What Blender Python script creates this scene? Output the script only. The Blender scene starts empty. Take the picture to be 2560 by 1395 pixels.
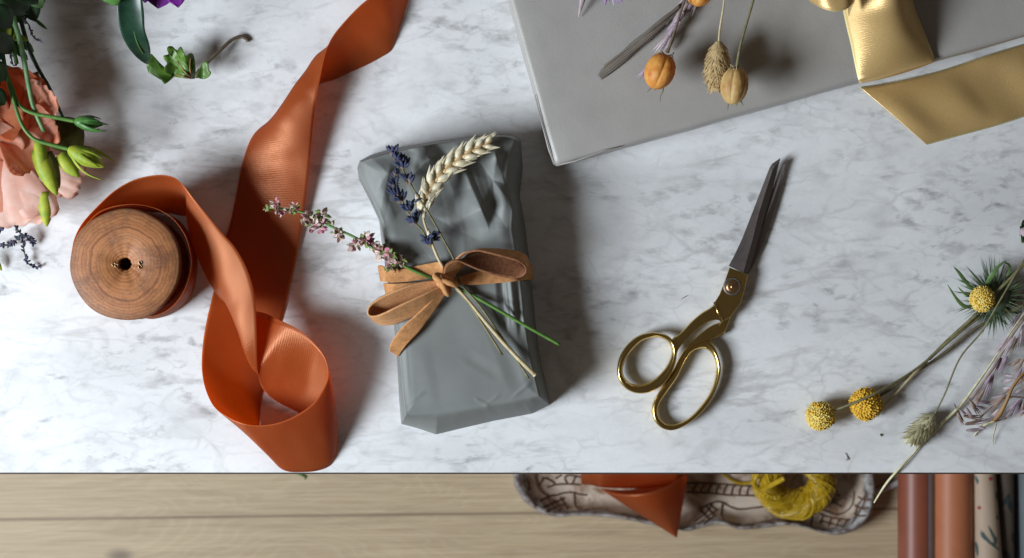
import bpy, bmesh, math, random
from mathutils import Vector, Matrix, noise as mnoise

# ------------------------------------------------------------------ camera, light, exposure
C = bpy.context.scene
D = 1.25                     # camera height above the marble (m)
PXM = 3600.0                 # photograph pixels per metre on the marble
cam_d = bpy.data.cameras.new('camera'); cam = bpy.data.objects.new('camera', cam_d)
C.collection.objects.link(cam); C.camera = cam
cam.location = (0, 0, D)
cam_d.sensor_width = 36.0
cam_d.lens = 36.0 * D / (2560 / PXM)
cam_d.clip_start = 0.01; cam_d.clip_end = 50
cam_d.dof.use_dof = True; cam_d.dof.focus_distance = D - 0.015; cam_d.dof.aperture_fstop = 13.0

W = bpy.data.worlds.new('World'); C.world = W; W.use_nodes = True
bg = W.node_tree.nodes['Background']
bg.inputs['Color'].default_value = (1.0, 0.84, 0.70, 1); bg.inputs['Strength'].default_value = 0.070

def area(name, loc, target, sx, sy, power, col):
    l = bpy.data.lights.new(name, 'AREA'); l.shape = 'RECTANGLE'; l.size = sx; l.size_y = sy
    l.energy = power; l.color = col
    o = bpy.data.objects.new(name, l); C.collection.objects.link(o)
    o.location = loc
    o.rotation_euler = (Vector(target) - Vector(loc)).to_track_quat('-Z', 'Y').to_euler()
    return o
LP = Vector((-1.30, -0.48, 1.04))
area('window_light', LP, (-0.05, 0, 0), 0.70, 0.62, 48, (0.86, 0.93, 1.0))

C.view_settings.view_transform = 'Standard'; C.view_settings.look = 'None'
C.view_settings.exposure = 0.0; C.view_settings.gamma = 1.0; C.view_settings.use_curve_mapping = False
C.render.engine = 'CYCLES'
C.cycles.max_bounces = 8; C.cycles.use_denoising = True

# ------------------------------------------------------------------ helpers
def P(px, py, z=0.0):
    """point whose picture position is (px,py) in the photograph and whose height is z mm above the marble"""
    k = (D - z / 1000) / D
    return Vector(((px - 1280) / PXM * k, (697.5 - py) / PXM * k, z / 1000))
FZ = -720.0
def PF(px, py, h=0.0): return P(px, py, FZ + h)

def cr(pts, n):
    """Catmull-Rom through pts (tuples of any size), n steps per span"""
    out = []; m = len(pts)
    for i in range(m - 1):
        p0 = pts[max(i - 1, 0)]; p1 = pts[i]; p2 = pts[i + 1]; p3 = pts[min(i + 2, m - 1)]
        for k in range(n):
            t = k / n; t2 = t * t; t3 = t2 * t
            out.append(tuple(.5 * (2*b + (c-a)*t + (2*a-5*b+4*c-d)*t2 + (-a+3*b-3*c+d)*t3) for a, b, c, d in zip(p0, p1, p2, p3)))
    out.append(tuple(pts[-1])); return out

def resample(pts, n):
    d = [0.0]
    for a, b in zip(pts, pts[1:]): d.append(d[-1] + math.dist(a, b))
    out = []; j = 0
    for i in range(n + 1):
        s = d[-1] * i / n
        while j < len(d) - 2 and d[j + 1] < s: j += 1
        t = (s - d[j]) / max(1e-12, d[j + 1] - d[j])
        out.append(tuple(a + (b - a) * t for a, b in zip(pts[j], pts[j + 1])))
    return out

def at(pts, t):
    t = min(max(t, 0), 1) * (len(pts) - 1); i = min(int(t), len(pts) - 2); f = t - i
    return tuple(a + (b - a) * f for a, b in zip(pts[i], pts[i + 1]))

def wloc(o):
    v = Vector((0, 0, 0))
    while o is not None: v = v + o.location; o = o.parent
    return v

def obj(name, bm, mats, parent=None, smooth=True, solid=0.0, sub=0, recalc=True):
    if recalc: bmesh.ops.recalc_face_normals(bm, faces=bm.faces)
    me = bpy.data.meshes.new(name)
    if parent is not None: bmesh.ops.translate(bm, verts=bm.verts, vec=-wloc(parent))
    bm.to_mesh(me); bm.free()
    for m in (mats if isinstance(mats, (list, tuple)) else [mats]): me.materials.append(m)
    if smooth:
        for p in me.polygons: p.use_smooth = True
    o = bpy.data.objects.new(name, me); C.collection.objects.link(o)
    if parent is not None: o.parent = parent
    if solid:
        s = o.modifiers.new('thick', 'SOLIDIFY'); s.thickness = solid; s.offset = 0
    if sub:
        s = o.modifiers.new('sub', 'SUBSURF'); s.levels = sub; s.render_levels = sub
    return o

def thing(name, label, cat, loc=(0, 0, 0), group=None):
    o = bpy.data.objects.new(name, None); C.collection.objects.link(o)
    o.location = loc; o.empty_display_size = .01
    return tag(o, label, cat, group)
def tag(o, label, cat, group=None, kind=None):
    o['label'] = label; o['category'] = cat
    if group: o['group'] = group
    if kind: o['kind'] = kind
    return o

def tube(bm, pts, rad, seg=8, closed=False, mi=0, flat=1.0, up=None):
    pts = [Vector(p) for p in pts]; n = len(pts)
    if not isinstance(rad, (list, tuple)): rad = [rad] * n
    if len(rad) != n: rad = [at([(r,) for r in rad], i / (n - 1))[0] for i in range(n)]
    rings = []; nrm = None
    for i in range(n):
        a = pts[(i - 1) % n] if (closed or i > 0) else pts[i]
        b = pts[(i + 1) % n] if (closed or i < n - 1) else pts[i]
        t = (b - a).normalized()
        if up is not None: nrm = (Vector(up) - t * t.dot(Vector(up))).normalized()
        elif nrm is None:
            nrm = t.orthogonal().normalized()
        else:
            nrm = (nrm - t * t.dot(nrm)); nrm = nrm.normalized() if nrm.length > 1e-9 else t.orthogonal().normalized()
        bi = t.cross(nrm)
        r = max(rad[i], 1e-5)
        rings.append([bm.verts.new(pts[i] + (nrm * math.cos(2*math.pi*k/seg) * flat + bi * math.sin(2*math.pi*k/seg)) * r) for k in range(seg)])
    m = n if closed else n - 1
    for i in range(m):
        A, B = rings[i], rings[(i + 1) % n]
        for k in range(seg):
            f = bm.faces.new((A[k], A[(k+1) % seg], B[(k+1) % seg], B[k])); f.material_index = mi
    if not closed:
        for R in (rings[0], rings[-1]):
            f = bm.faces.new(R); f.material_index = mi
    return rings

def grid(bm, rows, mi=0, uv=True, close=False):
    V = [[bm.verts.new(p) for p in r] for r in rows]
    lay = bm.loops.layers.uv.verify() if uv else None
    s = [0.0]
    for a, b in zip(rows, rows[1:]): s.append(s[-1] + (Vector(a[len(a)//2]) - Vector(b[len(b)//2])).length)
    nc = len(rows[0])
    for i in range(len(rows) - 1):
        for j in range(nc - (0 if close else 1)):
            j2 = (j + 1) % nc
            f = bm.faces.new((V[i][j], V[i+1][j], V[i+1][j2], V[i][j2])); f.material_index = mi
            if lay:
                for l, (u, v) in zip(f.loops, ((s[i], j), (s[i+1], j), (s[i+1], j+1), (s[i], j+1))): l[lay].uv = (u, v / (nc - 1))
    return V

def ribbon_rows(stations, n=6, nv=14, fn=P):
    """stations: (R, L) or (R, M, L), each (px,py,z); the cross-section passes through M half way"""
    st = []
    for s in stations:
        if len(s) == 2:
            R, L = s; M = tuple((a + b) / 2 for a, b in zip(R, L))
        else: R, M, L = s
        st.append(tuple(R) + tuple(M) + tuple(L))
    rows = []
    for q in cr(st, n):
        R, M, L = fn(*q[0:3]), fn(*q[3:6]), fn(*q[6:9])
        Cc = 2 * M - .5 * (R + L)
        rows.append([R * (1-t)**2 + Cc * 2*t*(1-t) + L * t*t for t in [j / nv for j in range(nv + 1)]])
    return rows

def ribbon(name, stations, mat, parent=None, n=6, nv=14, th=.0004, fn=P):
    bm = bmesh.new(); grid(bm, ribbon_rows(stations, n, nv, fn))
    o = obj(name, bm, mat, parent, solid=th, recalc=not isinstance(mat, list))
    if isinstance(mat, list): o.modifiers['thick'].material_offset = 1; o.modifiers['thick'].offset = -1
    return o

def leaf_blade(bm, base, tip, width, nrm, curl=0.0, cup=0.0, n=7, mi=0, prof=None, side=0.0, nv=4, ruffle=0.0, seed=0):
    """a leaf or petal: from base to tip, widest according to prof(t), curling along nrm"""
    base, tip, nrm = Vector(base), Vector(tip), Vector(nrm)
    ax = tip - base; L = ax.length; t0 = ax.normalized()
    nrm = (nrm - t0 * nrm.dot(t0)).normalized(); bi = t0.cross(nrm)
    prof = prof or (lambda t: math.sin(math.pi * min(1, t * .97 + .03)) ** .8)
    rows = []
    rnd = random.Random(seed)
    ph = rnd.random() * 6
    for i in range(n + 1):
        t = i / n; w = max(width * prof(t) * .5, width * .012)
        c = base + ax * t + nrm * (curl * L * 4 * t * (1 - t)) + bi * (side * L * 4 * t * (1 - t))
        r = []
        for j in range(nv + 1):
            s = -1 + 2 * j / nv
            rf = ruffle * L * math.sin(ph + 9 * s + 7 * t) * t * abs(s) + ruffle * L * .6 * math.sin(ph * 2 + 14 * s) * t ** 3
            r.append(c + bi * (w * s) + nrm * (cup * w * s * s + rf) + t0 * (ruffle * L * .6 * math.sin(ph + 11 * s) * t ** 3))
        rows.append(r)
    grid(bm, rows, mi, uv=True)

def ellipsoid(bm, c, ax, rl, rw, mi=0, seg=8, rings=6, pinch=0.0):
    """ellipsoid along ax with half length rl, half width rw; pinch>0 sharpens its far end"""
    c, ax = Vector(c), Vector(ax).normalized(); n = ax.orthogonal().normalized(); b = ax.cross(n)
    R = []
    for i in range(rings + 1):
        a = math.pi * i / rings; x = -math.cos(a); w = math.sin(a)
        if pinch and x > 0: w *= (1 - pinch * x)
        R.append([bm.verts.new(c + ax * (x * rl) + (n * math.cos(2*math.pi*k/seg) + b * math.sin(2*math.pi*k/seg)) * max(w * rw, 1e-6)) for k in range(seg)])
    for A, B in zip(R, R[1:]):
        for k in range(seg):
            f = bm.faces.new((A[k], A[(k+1) % seg], B[(k+1) % seg], B[k])); f.material_index = mi

def prism(bm, top, h_top, h_bot, mi=0, bevel=0.0, fn=P):
    """solid between two heights with a polygon outline in picture points"""
    T = [bm.verts.new(fn(x, y, h_top)) for x, y in top]
    Bv = [bm.verts.new(Vector((v.co.x, v.co.y, fn(0, 0, h_bot).z))) for v in T]
    n = len(T); fs = [bm.faces.new(T), bm.faces.new(list(reversed(Bv)))]
    for i in range(n): fs.append(bm.faces.new((T[i], Bv[i], Bv[(i+1) % n], T[(i+1) % n])))
    for f in fs: f.material_index = mi
    if bevel:
        bmesh.ops.recalc_face_normals(bm, faces=fs)
        e = list({e for f in fs[:2] for e in f.edges})
        bmesh.ops.bevel(bm, geom=e, offset=bevel, segments=3, affect='EDGES', profile=.5)

# ------------------------------------------------------------------ materials
class NT:
    def __init__(s, name):
        s.m = bpy.data.materials.new(name); s.m.use_nodes = True; s.t = s.m.node_tree; s.n = s.t.nodes
        s.b = s.n['Principled BSDF']; s.out = s.n['Material Output']; s._tc = None
    def new(s, typ, **k):
        o = s.n.new(typ)
        for a, v in k.items(): setattr(o, a, v)
        return o
    def link(s, a, b): s.t.links.new(a, b)
    def tc(s, what='Object'):
        if s._tc is None: s._tc = s.new('ShaderNodeTexCoord')
        return s._tc.outputs[what]
    def new_sep(s, v, ax):
        o = s.new('ShaderNodeSeparateXYZ'); s.link(v, o.inputs[0]); return o.outputs[ax]
    def mapping(s, src, rot=(0, 0, 0), scale=(1, 1, 1), loc=(0, 0, 0)):
        m = s.new('ShaderNodeMapping'); s.link(src, m.inputs['Vector'])
        m.inputs['Rotation'].default_value = rot; m.inputs['Scale'].default_value = scale; m.inputs['Location'].default_value = loc
        return m.outputs[0]
    def noise(s, src, scale, detail=4, rough=.55, dist=0.0):
        n = s.new('ShaderNodeTexNoise'); s.link(src, n.inputs['Vector'])
        n.inputs['Scale'].default_value = scale; n.inputs['Detail'].default_value = detail
        n.inputs['Roughness'].default_value = rough; n.inputs['Distortion'].default_value = dist
        return n.outputs['Fac']
    def ramp(s, src, *stops):
        r = s.new('ShaderNodeValToRGB'); s.link(src, r.inputs[0]); e = r.color_ramp.elements
        while len(e) < len(stops): e.new(.5)
        for el, (p, c) in zip(e, stops):
            el.position = p; el.color = (c, c, c, 1) if not isinstance(c, tuple) else (*c, 1)
        return r.outputs[0]
    def mix(s, fac, a, b, typ='MIX'):
        m = s.new('ShaderNodeMix', data_type='RGBA', blend_type=typ)
        for sock, v in ((m.inputs[0], fac), (m.inputs[6], a), (m.inputs[7], b)):
            if isinstance(v, (int, float)): sock.default_value = v
            elif isinstance(v, tuple): sock.default_value = (*v, 1)
            else: s.link(v, sock)
        return m.outputs[2]
    def math(s, op, a, b=0.0):
        m = s.new('ShaderNodeMath', operation=op)
        for i, v in enumerate((a, b)):
            if isinstance(v, (int, float)): m.inputs[i].default_value = v
            else: s.link(v, m.inputs[i])
        return m.outputs[0]
    def bump(s, h, strength=.3, dist=.001):
        b = s.new('ShaderNodeBump'); b.inputs['Strength'].default_value = strength; b.inputs['Distance'].default_value = dist
        s.link(h, b.inputs['Height']); s.link(b.outputs[0], s.b.inputs['Normal']); return b
    def set(s, **k):
        for a, v in k.items():
            i = s.b.inputs[a.replace('_', ' ')]
            if isinstance(v, tuple) and len(v) == 3: v = (*v, 1)
            if hasattr(v, 'is_output') or not isinstance(v, (int, float, tuple)): s.link(v, i)
            else: i.default_value = v
        return s
    def translucent(s, col, fac):
        t = s.new('ShaderNodeBsdfTranslucent'); mx = s.new('ShaderNodeMixShader'); mx.inputs[0].default_value = fac
        if isinstance(col, tuple): t.inputs[0].default_value = (*col, 1)
        else: s.link(col, t.inputs[0])
        s.link(s.b.outputs[0], mx.inputs[1]); s.link(t.outputs[0], mx.inputs[2]); s.link(mx.outputs[0], s.out.inputs[0])
        return s

def simple(name, a, b=None, scale=300, rough=.6, trans=0.0, bump=0.0, bscale=None, stretch=(1, 1, 1), **kw):
    m = NT(name); co = m.mapping(m.tc(), scale=stretch)
    n = m.noise(co, scale, 4, .6)
    b = b or tuple(x * .7 for x in a)
    col = m.mix(m.ramp(n, (.35, 0.0), (.65, 1.0)), a, b)
    m.set(Base_Color=col, Roughness=rough, **kw)
    if bump: m.bump(m.noise(co, bscale or scale * 2, 3, .6), bump, .0006)
    if trans: m.translucent(col, trans)
    return m.m

def m_marble():
    m = NT('marble'); co = m.mapping(m.tc(), rot=(0, 0, math.radians(-29)), scale=(1, 2.1, 1))
    flat = m.tc()
    warp = m.noise(flat, 14, 3, .5)
    n1 = m.noise(co, 8, 4, .55, .15)
    n2 = m.noise(co, 40, 5, .58, .25)
    mask = m.noise(co, 9, 3, .55, .2)
    n3 = m.noise(m.mapping(m.tc(), rot=(0, 0, math.radians(-22)), scale=(.55, 1.9, 1)), 7, 6, .55, .5)
    n4 = m.noise(co, 62, 4, .6, .3)
    fine = m.noise(flat, 260, 4, .6)
    col = m.mix(m.ramp(n1, (.36, 0.0), (.66, .52)), (.81, .82, .825), (.53, .54, .55))
    f2 = m.math('MULTIPLY', m.ramp(n2, (.52, 0.0), (.68, .85)), m.ramp(mask, (.40, .12), (.62, .9)))
    col = m.mix(f2, col, (.36, .355, .35))
    ridge = m.math('ABSOLUTE', m.math('SUBTRACT', n3, .5))
    f3 = m.math('MULTIPLY', m.ramp(ridge, (0.0, 1.0), (.022, 0.0)), m.ramp(m.noise(flat, 8, 3), (.46, 0.0), (.62, .50)))
    col = m.mix(f3, col, (.40, .385, .37))
    wp = m.new('ShaderNodeTexNoise'); m.link(flat, wp.inputs['Vector']); wp.inputs['Scale'].default_value = 22; wp.inputs['Detail'].default_value = 5
    wa = m.new('ShaderNodeVectorMath', operation='MULTIPLY_ADD'); m.link(wp.outputs['Color'], wa.inputs[0]); wa.inputs[1].default_value = (.07, .07, 0); m.link(co, wa.inputs[2])
    for vs, wd, st, mk in ((15, .045, .30, (.46, .64)), (34, .07, .22, (.44, .62))):
        vo = m.new('ShaderNodeTexVoronoi', feature='DISTANCE_TO_EDGE'); m.link(wa.outputs[0], vo.inputs['Vector']); vo.inputs['Scale'].default_value = vs
        web = m.math('MULTIPLY', m.ramp(vo.outputs['Distance'], (0.0, 1.0), (wd, 0.0)), m.ramp(m.noise(co, vs * .8, 4, .6), (mk[0], 0.0), (mk[1], st)))
        col = m.mix(web, col, (.30, .29, .28))
    f4 = m.math('MULTIPLY', m.ramp(n4, (.56, 0.0), (.74, 1.0)), m.ramp(mask, (.42, .05), (.6, .85)))
    col = m.mix(f4, col, (.27, .27, .27))
    col = m.mix(m.math('MULTIPLY', m.ramp(fine, (.35, 0.0), (.7, 1.0)), .10), col, (.45, .45, .45))
    m.set(Base_Color=col, Roughness=m.ramp(m.noise(flat, 60, 4), (.3, .22), (.7, .34)), Specular_IOR_Level=.4)
    return m.m

def m_floor():
    m = NT('oak_floor'); co = m.mapping(m.tc(), rot=(0, 0, math.radians(-.7)), loc=(0, 0.2565, 0))
    sep = m.new('ShaderNodeSeparateXYZ'); m.link(co, sep.inputs[0])
    row = m.math('FLOOR', m.math('DIVIDE', sep.outputs['Y'], .19))
    fr = m.math('FRACT', m.math('DIVIDE', sep.outputs['Y'], .19))
    seam = m.ramp(m.math('ABSOLUTE', m.math('SUBTRACT', fr, .5)), (.487, 0.0), (.497, 1.0))
    cmb = m.new('ShaderNodeCombineXYZ'); m.link(m.math('ADD', sep.outputs['X'], m.math('MULTIPLY', row, 1.37)), cmb.inputs[0])
    m.link(sep.outputs['Y'], cmb.inputs[1]); m.link(row, cmb.inputs[2])
    g = cmb.outputs[0]
    low = m.noise(m.mapping(g, scale=(1.3, 4.0, 1)), 2.2, 3, .5, .4)
    wv = m.math('SINE', m.math('MULTIPLY', m.math('ADD', m.math('MULTIPLY', low, 1.0), m.math('MULTIPLY', sep.outputs['Y'], 3.0)), 190.0))
    fine = m.noise(m.mapping(g, scale=(.55, 30, 1)), 13, 9, .72, .2)
    streak = m.noise(m.mapping(g, scale=(1, 9, 1)), 7, 6, .6, .5)
    col = m.mix(m.ramp(fine, (.3, 0.0), (.7, 1.0)), (.62, .485, .315), (.37, .27, .165))
    col = m.mix(m.math('MULTIPLY', m.ramp(wv, (.2, 0.0), (1.0, 1.0)), .14), col, (.70, .60, .43))
    col = m.mix(m.math('MULTIPLY', m.ramp(streak, (.52, 0.0), (.75, 1.0)), .5), col, (.30, .215, .13))
    # one knot
    vd = m.new('ShaderNodeVectorMath', operation='DISTANCE'); m.link(m.mapping(m.tc(), scale=(1, 1.7, 1)), vd.inputs[0])
    k = PF(300, 1392); vd.inputs[1].default_value = (k.x, k.y * 1.7, k.z)
    col = m.mix(m.ramp(m.math('ADD', vd.outputs['Value'], m.math('MULTIPLY', streak, .01)), (.010, .7), (.024, 0.0)), col, (.10, .075, .055))
    col = m.mix(m.math('MULTIPLY', seam, .6), col, (.10, .055, .035))
    m.set(Base_Color=col, Roughness=.5, Specular_IOR_Level=.35)
    m.bump(m.math('SUBTRACT', fine, seam), .25, .001)
    return m.m

def m_satin(name, base, dark, spec, rough=.36, trans=.16, glow=None, spl=.7, met=.12, ribs=.10):
    m = NT(name); uv = m.tc('UV')
    weave = m.noise(m.mapping(uv, scale=(1500, 16, 1)), 1.0, 3, .6)
    weave = m.math('MULTIPLY', m.math('ADD', weave, m.noise(m.mapping(uv, scale=(700, 46, 1)), 1.0, 4, .7)), .5)
    rib_ = m.math('SINE', m.math('MULTIPLY', m.math('ADD', m.new_sep(uv, 'X'), m.math('MULTIPLY', m.new_sep(uv, 'Y'), .012)), 2 * math.pi / .0016))
    weave = m.math('ADD', m.math('MULTIPLY', weave, .8), m.math('MULTIPLY', rib_, ribs))
    big = m.noise(m.tc(), 30, 3, .5)
    col = m.mix(m.ramp(weave, (.3, 0.0), (.7, 1.0)), base, dark)
    col = m.mix(m.math('MULTIPLY', m.ramp(big, (.35, 0.0), (.65, 1.0)), .25), col, dark)
    sep = m.new('ShaderNodeSeparateXYZ'); m.link(uv, sep.inputs[0])
    edge = m.ramp(m.math('ABSOLUTE', m.math('SUBTRACT', sep.outputs['Y'], .5)), (.478, 0.0), (.488, .55))
    col = m.mix(edge, col, tuple(min(1, x * 2.0) for x in base))
    m.set(Base_Color=col, Roughness=m.math('ADD', m.math('MULTIPLY', weave, .25), rough - .12), Metallic=met, Specular_IOR_Level=spl, Specular_Tint=spec, Anisotropic=.85, Anisotropic_Rotation=.25)
    tg = m.new('ShaderNodeTangent', direction_type='UV_MAP'); m.link(tg.outputs[0], m.b.inputs['Tangent'])
    m.bump(weave, .35, .0005)
    return m.translucent(glow or base, trans).m

def m_suede():
    m = NT('suede'); n = m.noise(m.tc(), 260, 5, .65); n2 = m.noise(m.tc(), 1600, 3, .7)
    col = m.mix(m.ramp(n, (.3, 0.0), (.7, 1.0)), (.68, .33, .135), (.36, .150, .052))
    col = m.mix(m.math('MULTIPLY', m.ramp(n2, (.4, 0.0), (.7, 1.0)), .45), col, (.72, .44, .22))
    m.set(Base_Color=col, Roughness=.95, Specular_IOR_Level=.1, Sheen_Weight=.6, Sheen_Roughness=.4, Sheen_Tint=(.9, .55, .3))
    m.bump(n2, .5, .0006); return m.m

def m_paper(name, a, b, rough, bump=.12):
    m = NT(name); n = m.noise(m.tc(), 35, 5, .6); f = m.noise(m.tc(), 900, 3, .6)
    col = m.mix(m.ramp(n, (.3, 0.0), (.7, 1.0)), a, b)
    m.set(Base_Color=col, Roughness=rough, Specular_IOR_Level=.45); m.bump(m.math('ADD', f, m.math('MULTIPLY', n, 3.0)), bump, .0006); return m.m

def m_metal(name, col, rough, scr=.15):
    m = NT(name); n = m.noise(m.tc(), 110, 6, .7); n_s = m.noise(m.mapping(m.tc(), rot=(0, 0, .9), scale=(1, 24, 1)), 160, 4, .7)
    m.set(Base_Color=m.mix(m.ramp(n, (.3, 0.0), (.75, 1.0)), col, tuple(x * .72 for x in col)), Metallic=1.0,
          Roughness=m.math('ADD', m.ramp(n, (.35, rough), (.7, rough + scr)), m.ramp(n_s, (.55, 0.0), (.75, .10))))
    m.bump(n_s, .06, .0003)
    return m.m

def m_woodslice(c):
    m = NT('wood_slice'); co = m.mapping(m.tc())
    ds = m.noise(co, 35, 4, .55)
    ln = m.new('ShaderNodeVectorMath', operation='LENGTH'); sc = m.mapping(co, scale=(1, 1, 0)); m.link(sc, ln.inputs[0])
    r = m.math('ADD', ln.outputs['Value'], m.math('MULTIPLY', m.math('SUBTRACT', ds, .5), .009))
    ring = m.noise(m.mapping(_v1(m, r), scale=(1, 1, 1)), 480, 5, .68)
    wr_ = m.math('SINE', m.math('ADD', m.math('MULTIPLY', r, 2 * math.pi / .0023), m.math('MULTIPLY', m.noise(_v1(m, r), 160, 2), 9.0)))
    ring = m.math('ADD', m.math('MULTIPLY', ring, .8), m.math('MULTIPLY', m.math('ADD', wr_, 1.0), .045))
    big = m.noise(_v1(m, r), 95, 2, .5)
    blot = m.noise(co, 48, 6, .65)
    col = m.mix(m.ramp(ring, (.41, 0.0), (.59, 1.0)), (.40, .150, .050), (.085, .026, .010))
    col = m.mix(m.ramp(big, (.40, 0.0), (.62, .55)), col, (.42, .175, .062))
    col = m.mix(m.math('MULTIPLY', m.ramp(blot, (.48, 0.0), (.66, 1.0)), .8), col, (.125, .044, .016))
    rim = m.ramp(ln.outputs['Value'], (.030, 0.0), (.0385, .75))
    col = m.mix(rim, col, (.12, .055, .028))
    scr = m.noise(m.mapping(co, rot=(0, 0, .5), scale=(14, 190, 1)), 9, 5, .7)
    col = m.mix(m.math('MULTIPLY', m.ramp(scr, (.55, 0.0), (.72, 1.0)), .5), col, (.50, .27, .12))
    col = m.mix(m.math('MULTIPLY', m.ramp(m.noise(co, 150, 6, .75), (.5, 0.0), (.7, 1.0)), .55), col, (.11, .038, .014))
    sp = m.noise(co, 420, 4, .7)
    col = m.mix(m.ramp(sp, (.70, 0.0), (.76, .7)), col, (.62, .50, .38))
    m.set(Base_Color=col, Roughness=.55, Specular_IOR_Level=.4)
    m.bump(m.math('ADD', ring, m.noise(co, 500, 4, .7)), .35, .0006); return m.m
def _v1(m, s):
    c = m.new('ShaderNodeCombineXYZ'); m.link(s, c.inputs[0]); return c.outputs[0]

def m_whitewash():
    m = NT('whitewashed_wood'); n = m.noise(m.tc(), 34, 8, .7, .6); f = m.noise(m.tc(), 130, 5, .7)
    col = m.mix(m.ramp(n, (.47, 0.0), (.63, 1.0)), (.60, .49, .39), (.25, .135, .07))
    col = m.mix(m.math('MULTIPLY', m.ramp(f, (.52, 0.0), (.7, 1.0)), .55), col, (.52, .47, .43))
    m.set(Base_Color=col, Roughness=.65); m.bump(f, .5, .002); return m.m

M = {}
M['marble'] = m_marble(); M['floor'] = m_floor()
M['orange'] = m_satin('orange_satin', (.43, .130, .038), (.25, .066, .017), (1, .66, .42), .40, .48, (1.0, .30, .030), 1.0)
M['gold_satin'] = m_satin('gold_satin', (.80, .56, .25), (.60, .38, .13), (1, .90, .72), .42, .06, None, 1.0, .45, .035)
M['suede'] = m_suede()
M['twill'] = simple('twill_face', (.72, .38, .17), (.52, .25, .10), 700, .85, 0, .3, 1800)
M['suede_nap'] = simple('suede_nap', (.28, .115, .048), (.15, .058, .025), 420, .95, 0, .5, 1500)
M['gift'] = m_paper('slate_paper', (.205, .216, .206), (.180, .190, .182), .58, .06)
M['box'] = m_paper('grey_box_paper', (.392, .376, .352), (.352, .337, .316), .40, .20)
M['brass'] = m_metal('brass', (.76, .55, .20), .17, .06)
M['bronze'] = m_metal('bronze', (.50, .30, .15), .30)
M['steel'] = m_metal('blackened_steel', (.25, .22, .21), .40)
M['straw'] = simple('straw', (.60, .50, .30), (.45, .36, .19), 220, .55)
M['wheat'] = simple('wheat_husk', (.80, .75, .58), (.64, .55, .34), 260, .5, .12)
M['wheat_in'] = simple('wheat_inner', (.58, .42, .22), (.46, .31, .14), 260, .6)
M['lav'] = simple('lavender_bud', (.050, .064, .135), (.020, .026, .062), 500, .75)
M['lav_calyx'] = simple('lavender_calyx', (.20, .10, .055), (.30, .22, .15), 600, .8)
M['olive_stem'] = simple('olive_stem', (.20, .185, .085), (.13, .11, .05), 250, .6)
M['brown_stem'] = simple('brown_stem', (.15, .115, .065), (.09, .065, .038), 250, .65)
M['green_stem'] = simple('green_stem', (.11, .24, .045), (.07, .17, .03), 250, .45)
M['fresh'] = simple('fresh_green', (.11, .27, .055), (.05, .17, .035), 160, .4, .2)
M['lime'] = simple('lime_green', (.50, .54, .05), (.28, .40, .03), 150, .55, .25)
M['dark_leaf'] = simple('dark_leaf', (.018, .060, .032), (.010, .036, .022), 130, .35, .08)
M['deep_leaf'] = simple('deep_leaf', (.028, .075, .026), (.014, .04, .016), 130, .45, .08)
M['pale_leaf'] = simple('pale_leaf', (.20, .36, .15), (.12, .25, .09), 130, .5, .15)
M['olive_leaf'] = simple('olive_leaf', (.11, .10, .012), (.055, .05, .008), 150, .5, .2)
M['tooth_leaf'] = simple('lobed_leaf', (.12, .24, .030), (.055, .14, .02), 120, .4, .22)
M['peach'] = simple('peach_petal', (.90, .52, .38), (.84, .33, .17), 55, .6, .45)
M['peach_pale'] = simple('pale_peach_petal', (.92, .74, .66), (.88, .56, .44), 60, .6, .45)
M['coral'] = simple('coral_petal', (.74, .19, .07), (.82, .33, .16), 55, .6, .45)
M['purple_petal'] = simple('violet_petal', (.22, .015, .32), (.14, .005, .20), 90, .5, .25)
M['statice'] = simple('statice', (.055, .05, .10), (.02, .02, .035), 500, .8)
M['statice_lilac'] = simple('statice_lilac', (.42, .40, .72), (.60, .58, .70), 500, .8)
M['thistle'] = simple('thistle', (.30, .13, .42), (.62, .50, .68), 400, .7)
M['pod'] = simple('orange_pod', (.84, .42, .095), (.64, .21, .03), 90, .55, .22, .25, 160)
M['pod_tan'] = simple('tan_pod', (.68, .48, .20), (.50, .27, .08), 90, .55, .18, .25, 160)
M['canary'] = simple('canary_grass', (.66, .50, .26), (.48, .33, .15), 300, .7, .1)
M['canary_pale'] = simple('pale_canary_grass', (.76, .72, .50), (.56, .52, .30), 300, .7, .1)
M['grey_leaf'] = simple('grey_dry_leaf', (.22, .19, .155), (.13, .105, .09), 30, .6, .05, .4, 60, (1, 1, 1))
M['oat_purple'] = simple('purple_oat', (.40, .31, .38), (.24, .16, .21), 160, .55, .1)
M['oat_mauve'] = simple('mauve_oat', (.60, .51, .54), (.38, .29, .31), 160, .55, .1)
M['oat_brown'] = simple('brown_oat', (.38, .27, .21), (.22, .14, .12), 160, .55, .08)
M['tan_leaf'] = simple('tan_dry_leaf', (.42, .24, .09), (.28, .15, .06), 120, .55, .1)
M['yellow'] = simple('craspedia_yellow', (.76, .49, .05), (.58, .33, .02), 420, .75)
M['yellow_pale'] = simple('craspedia_pale', (.78, .66, .24), (.66, .46, .06), 420, .75)
M['thistle_leaf'] = simple('spiny_leaf', (.125, .175, .085), (.045, .075, .050), 140, .5)
M['spiny_green'] = simple('spiny_green', (.15, .25, .085), (.08, .16, .05), 140, .5, .1)
M['lark_pink'] = simple('larkspur_pink', (.66, .36, .40), (.44, .13, .19), 450, .6, .12)
M['lark_white'] = simple('larkspur_cream', (.76, .68, .58), (.60, .36, .34), 450, .6, .12)
M['lark_green'] = simple('larkspur_green', (.26, .33, .09), (.15, .19, .05), 450, .6, .1)
M['raffia'] = simple('raffia', (.64, .43, .03), (.44, .27, .012), 120, .20, .12)
M['whitewash'] = m_whitewash()
M['tray_rim'] = simple('worn_rim', (.50, .48, .47), (.10, .065, .05), 90, .7, 0, .5, 150)
M['groove'] = simple('carved_groove', (.13, .065, .036), (.08, .04, .023), 60, .85)
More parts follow.
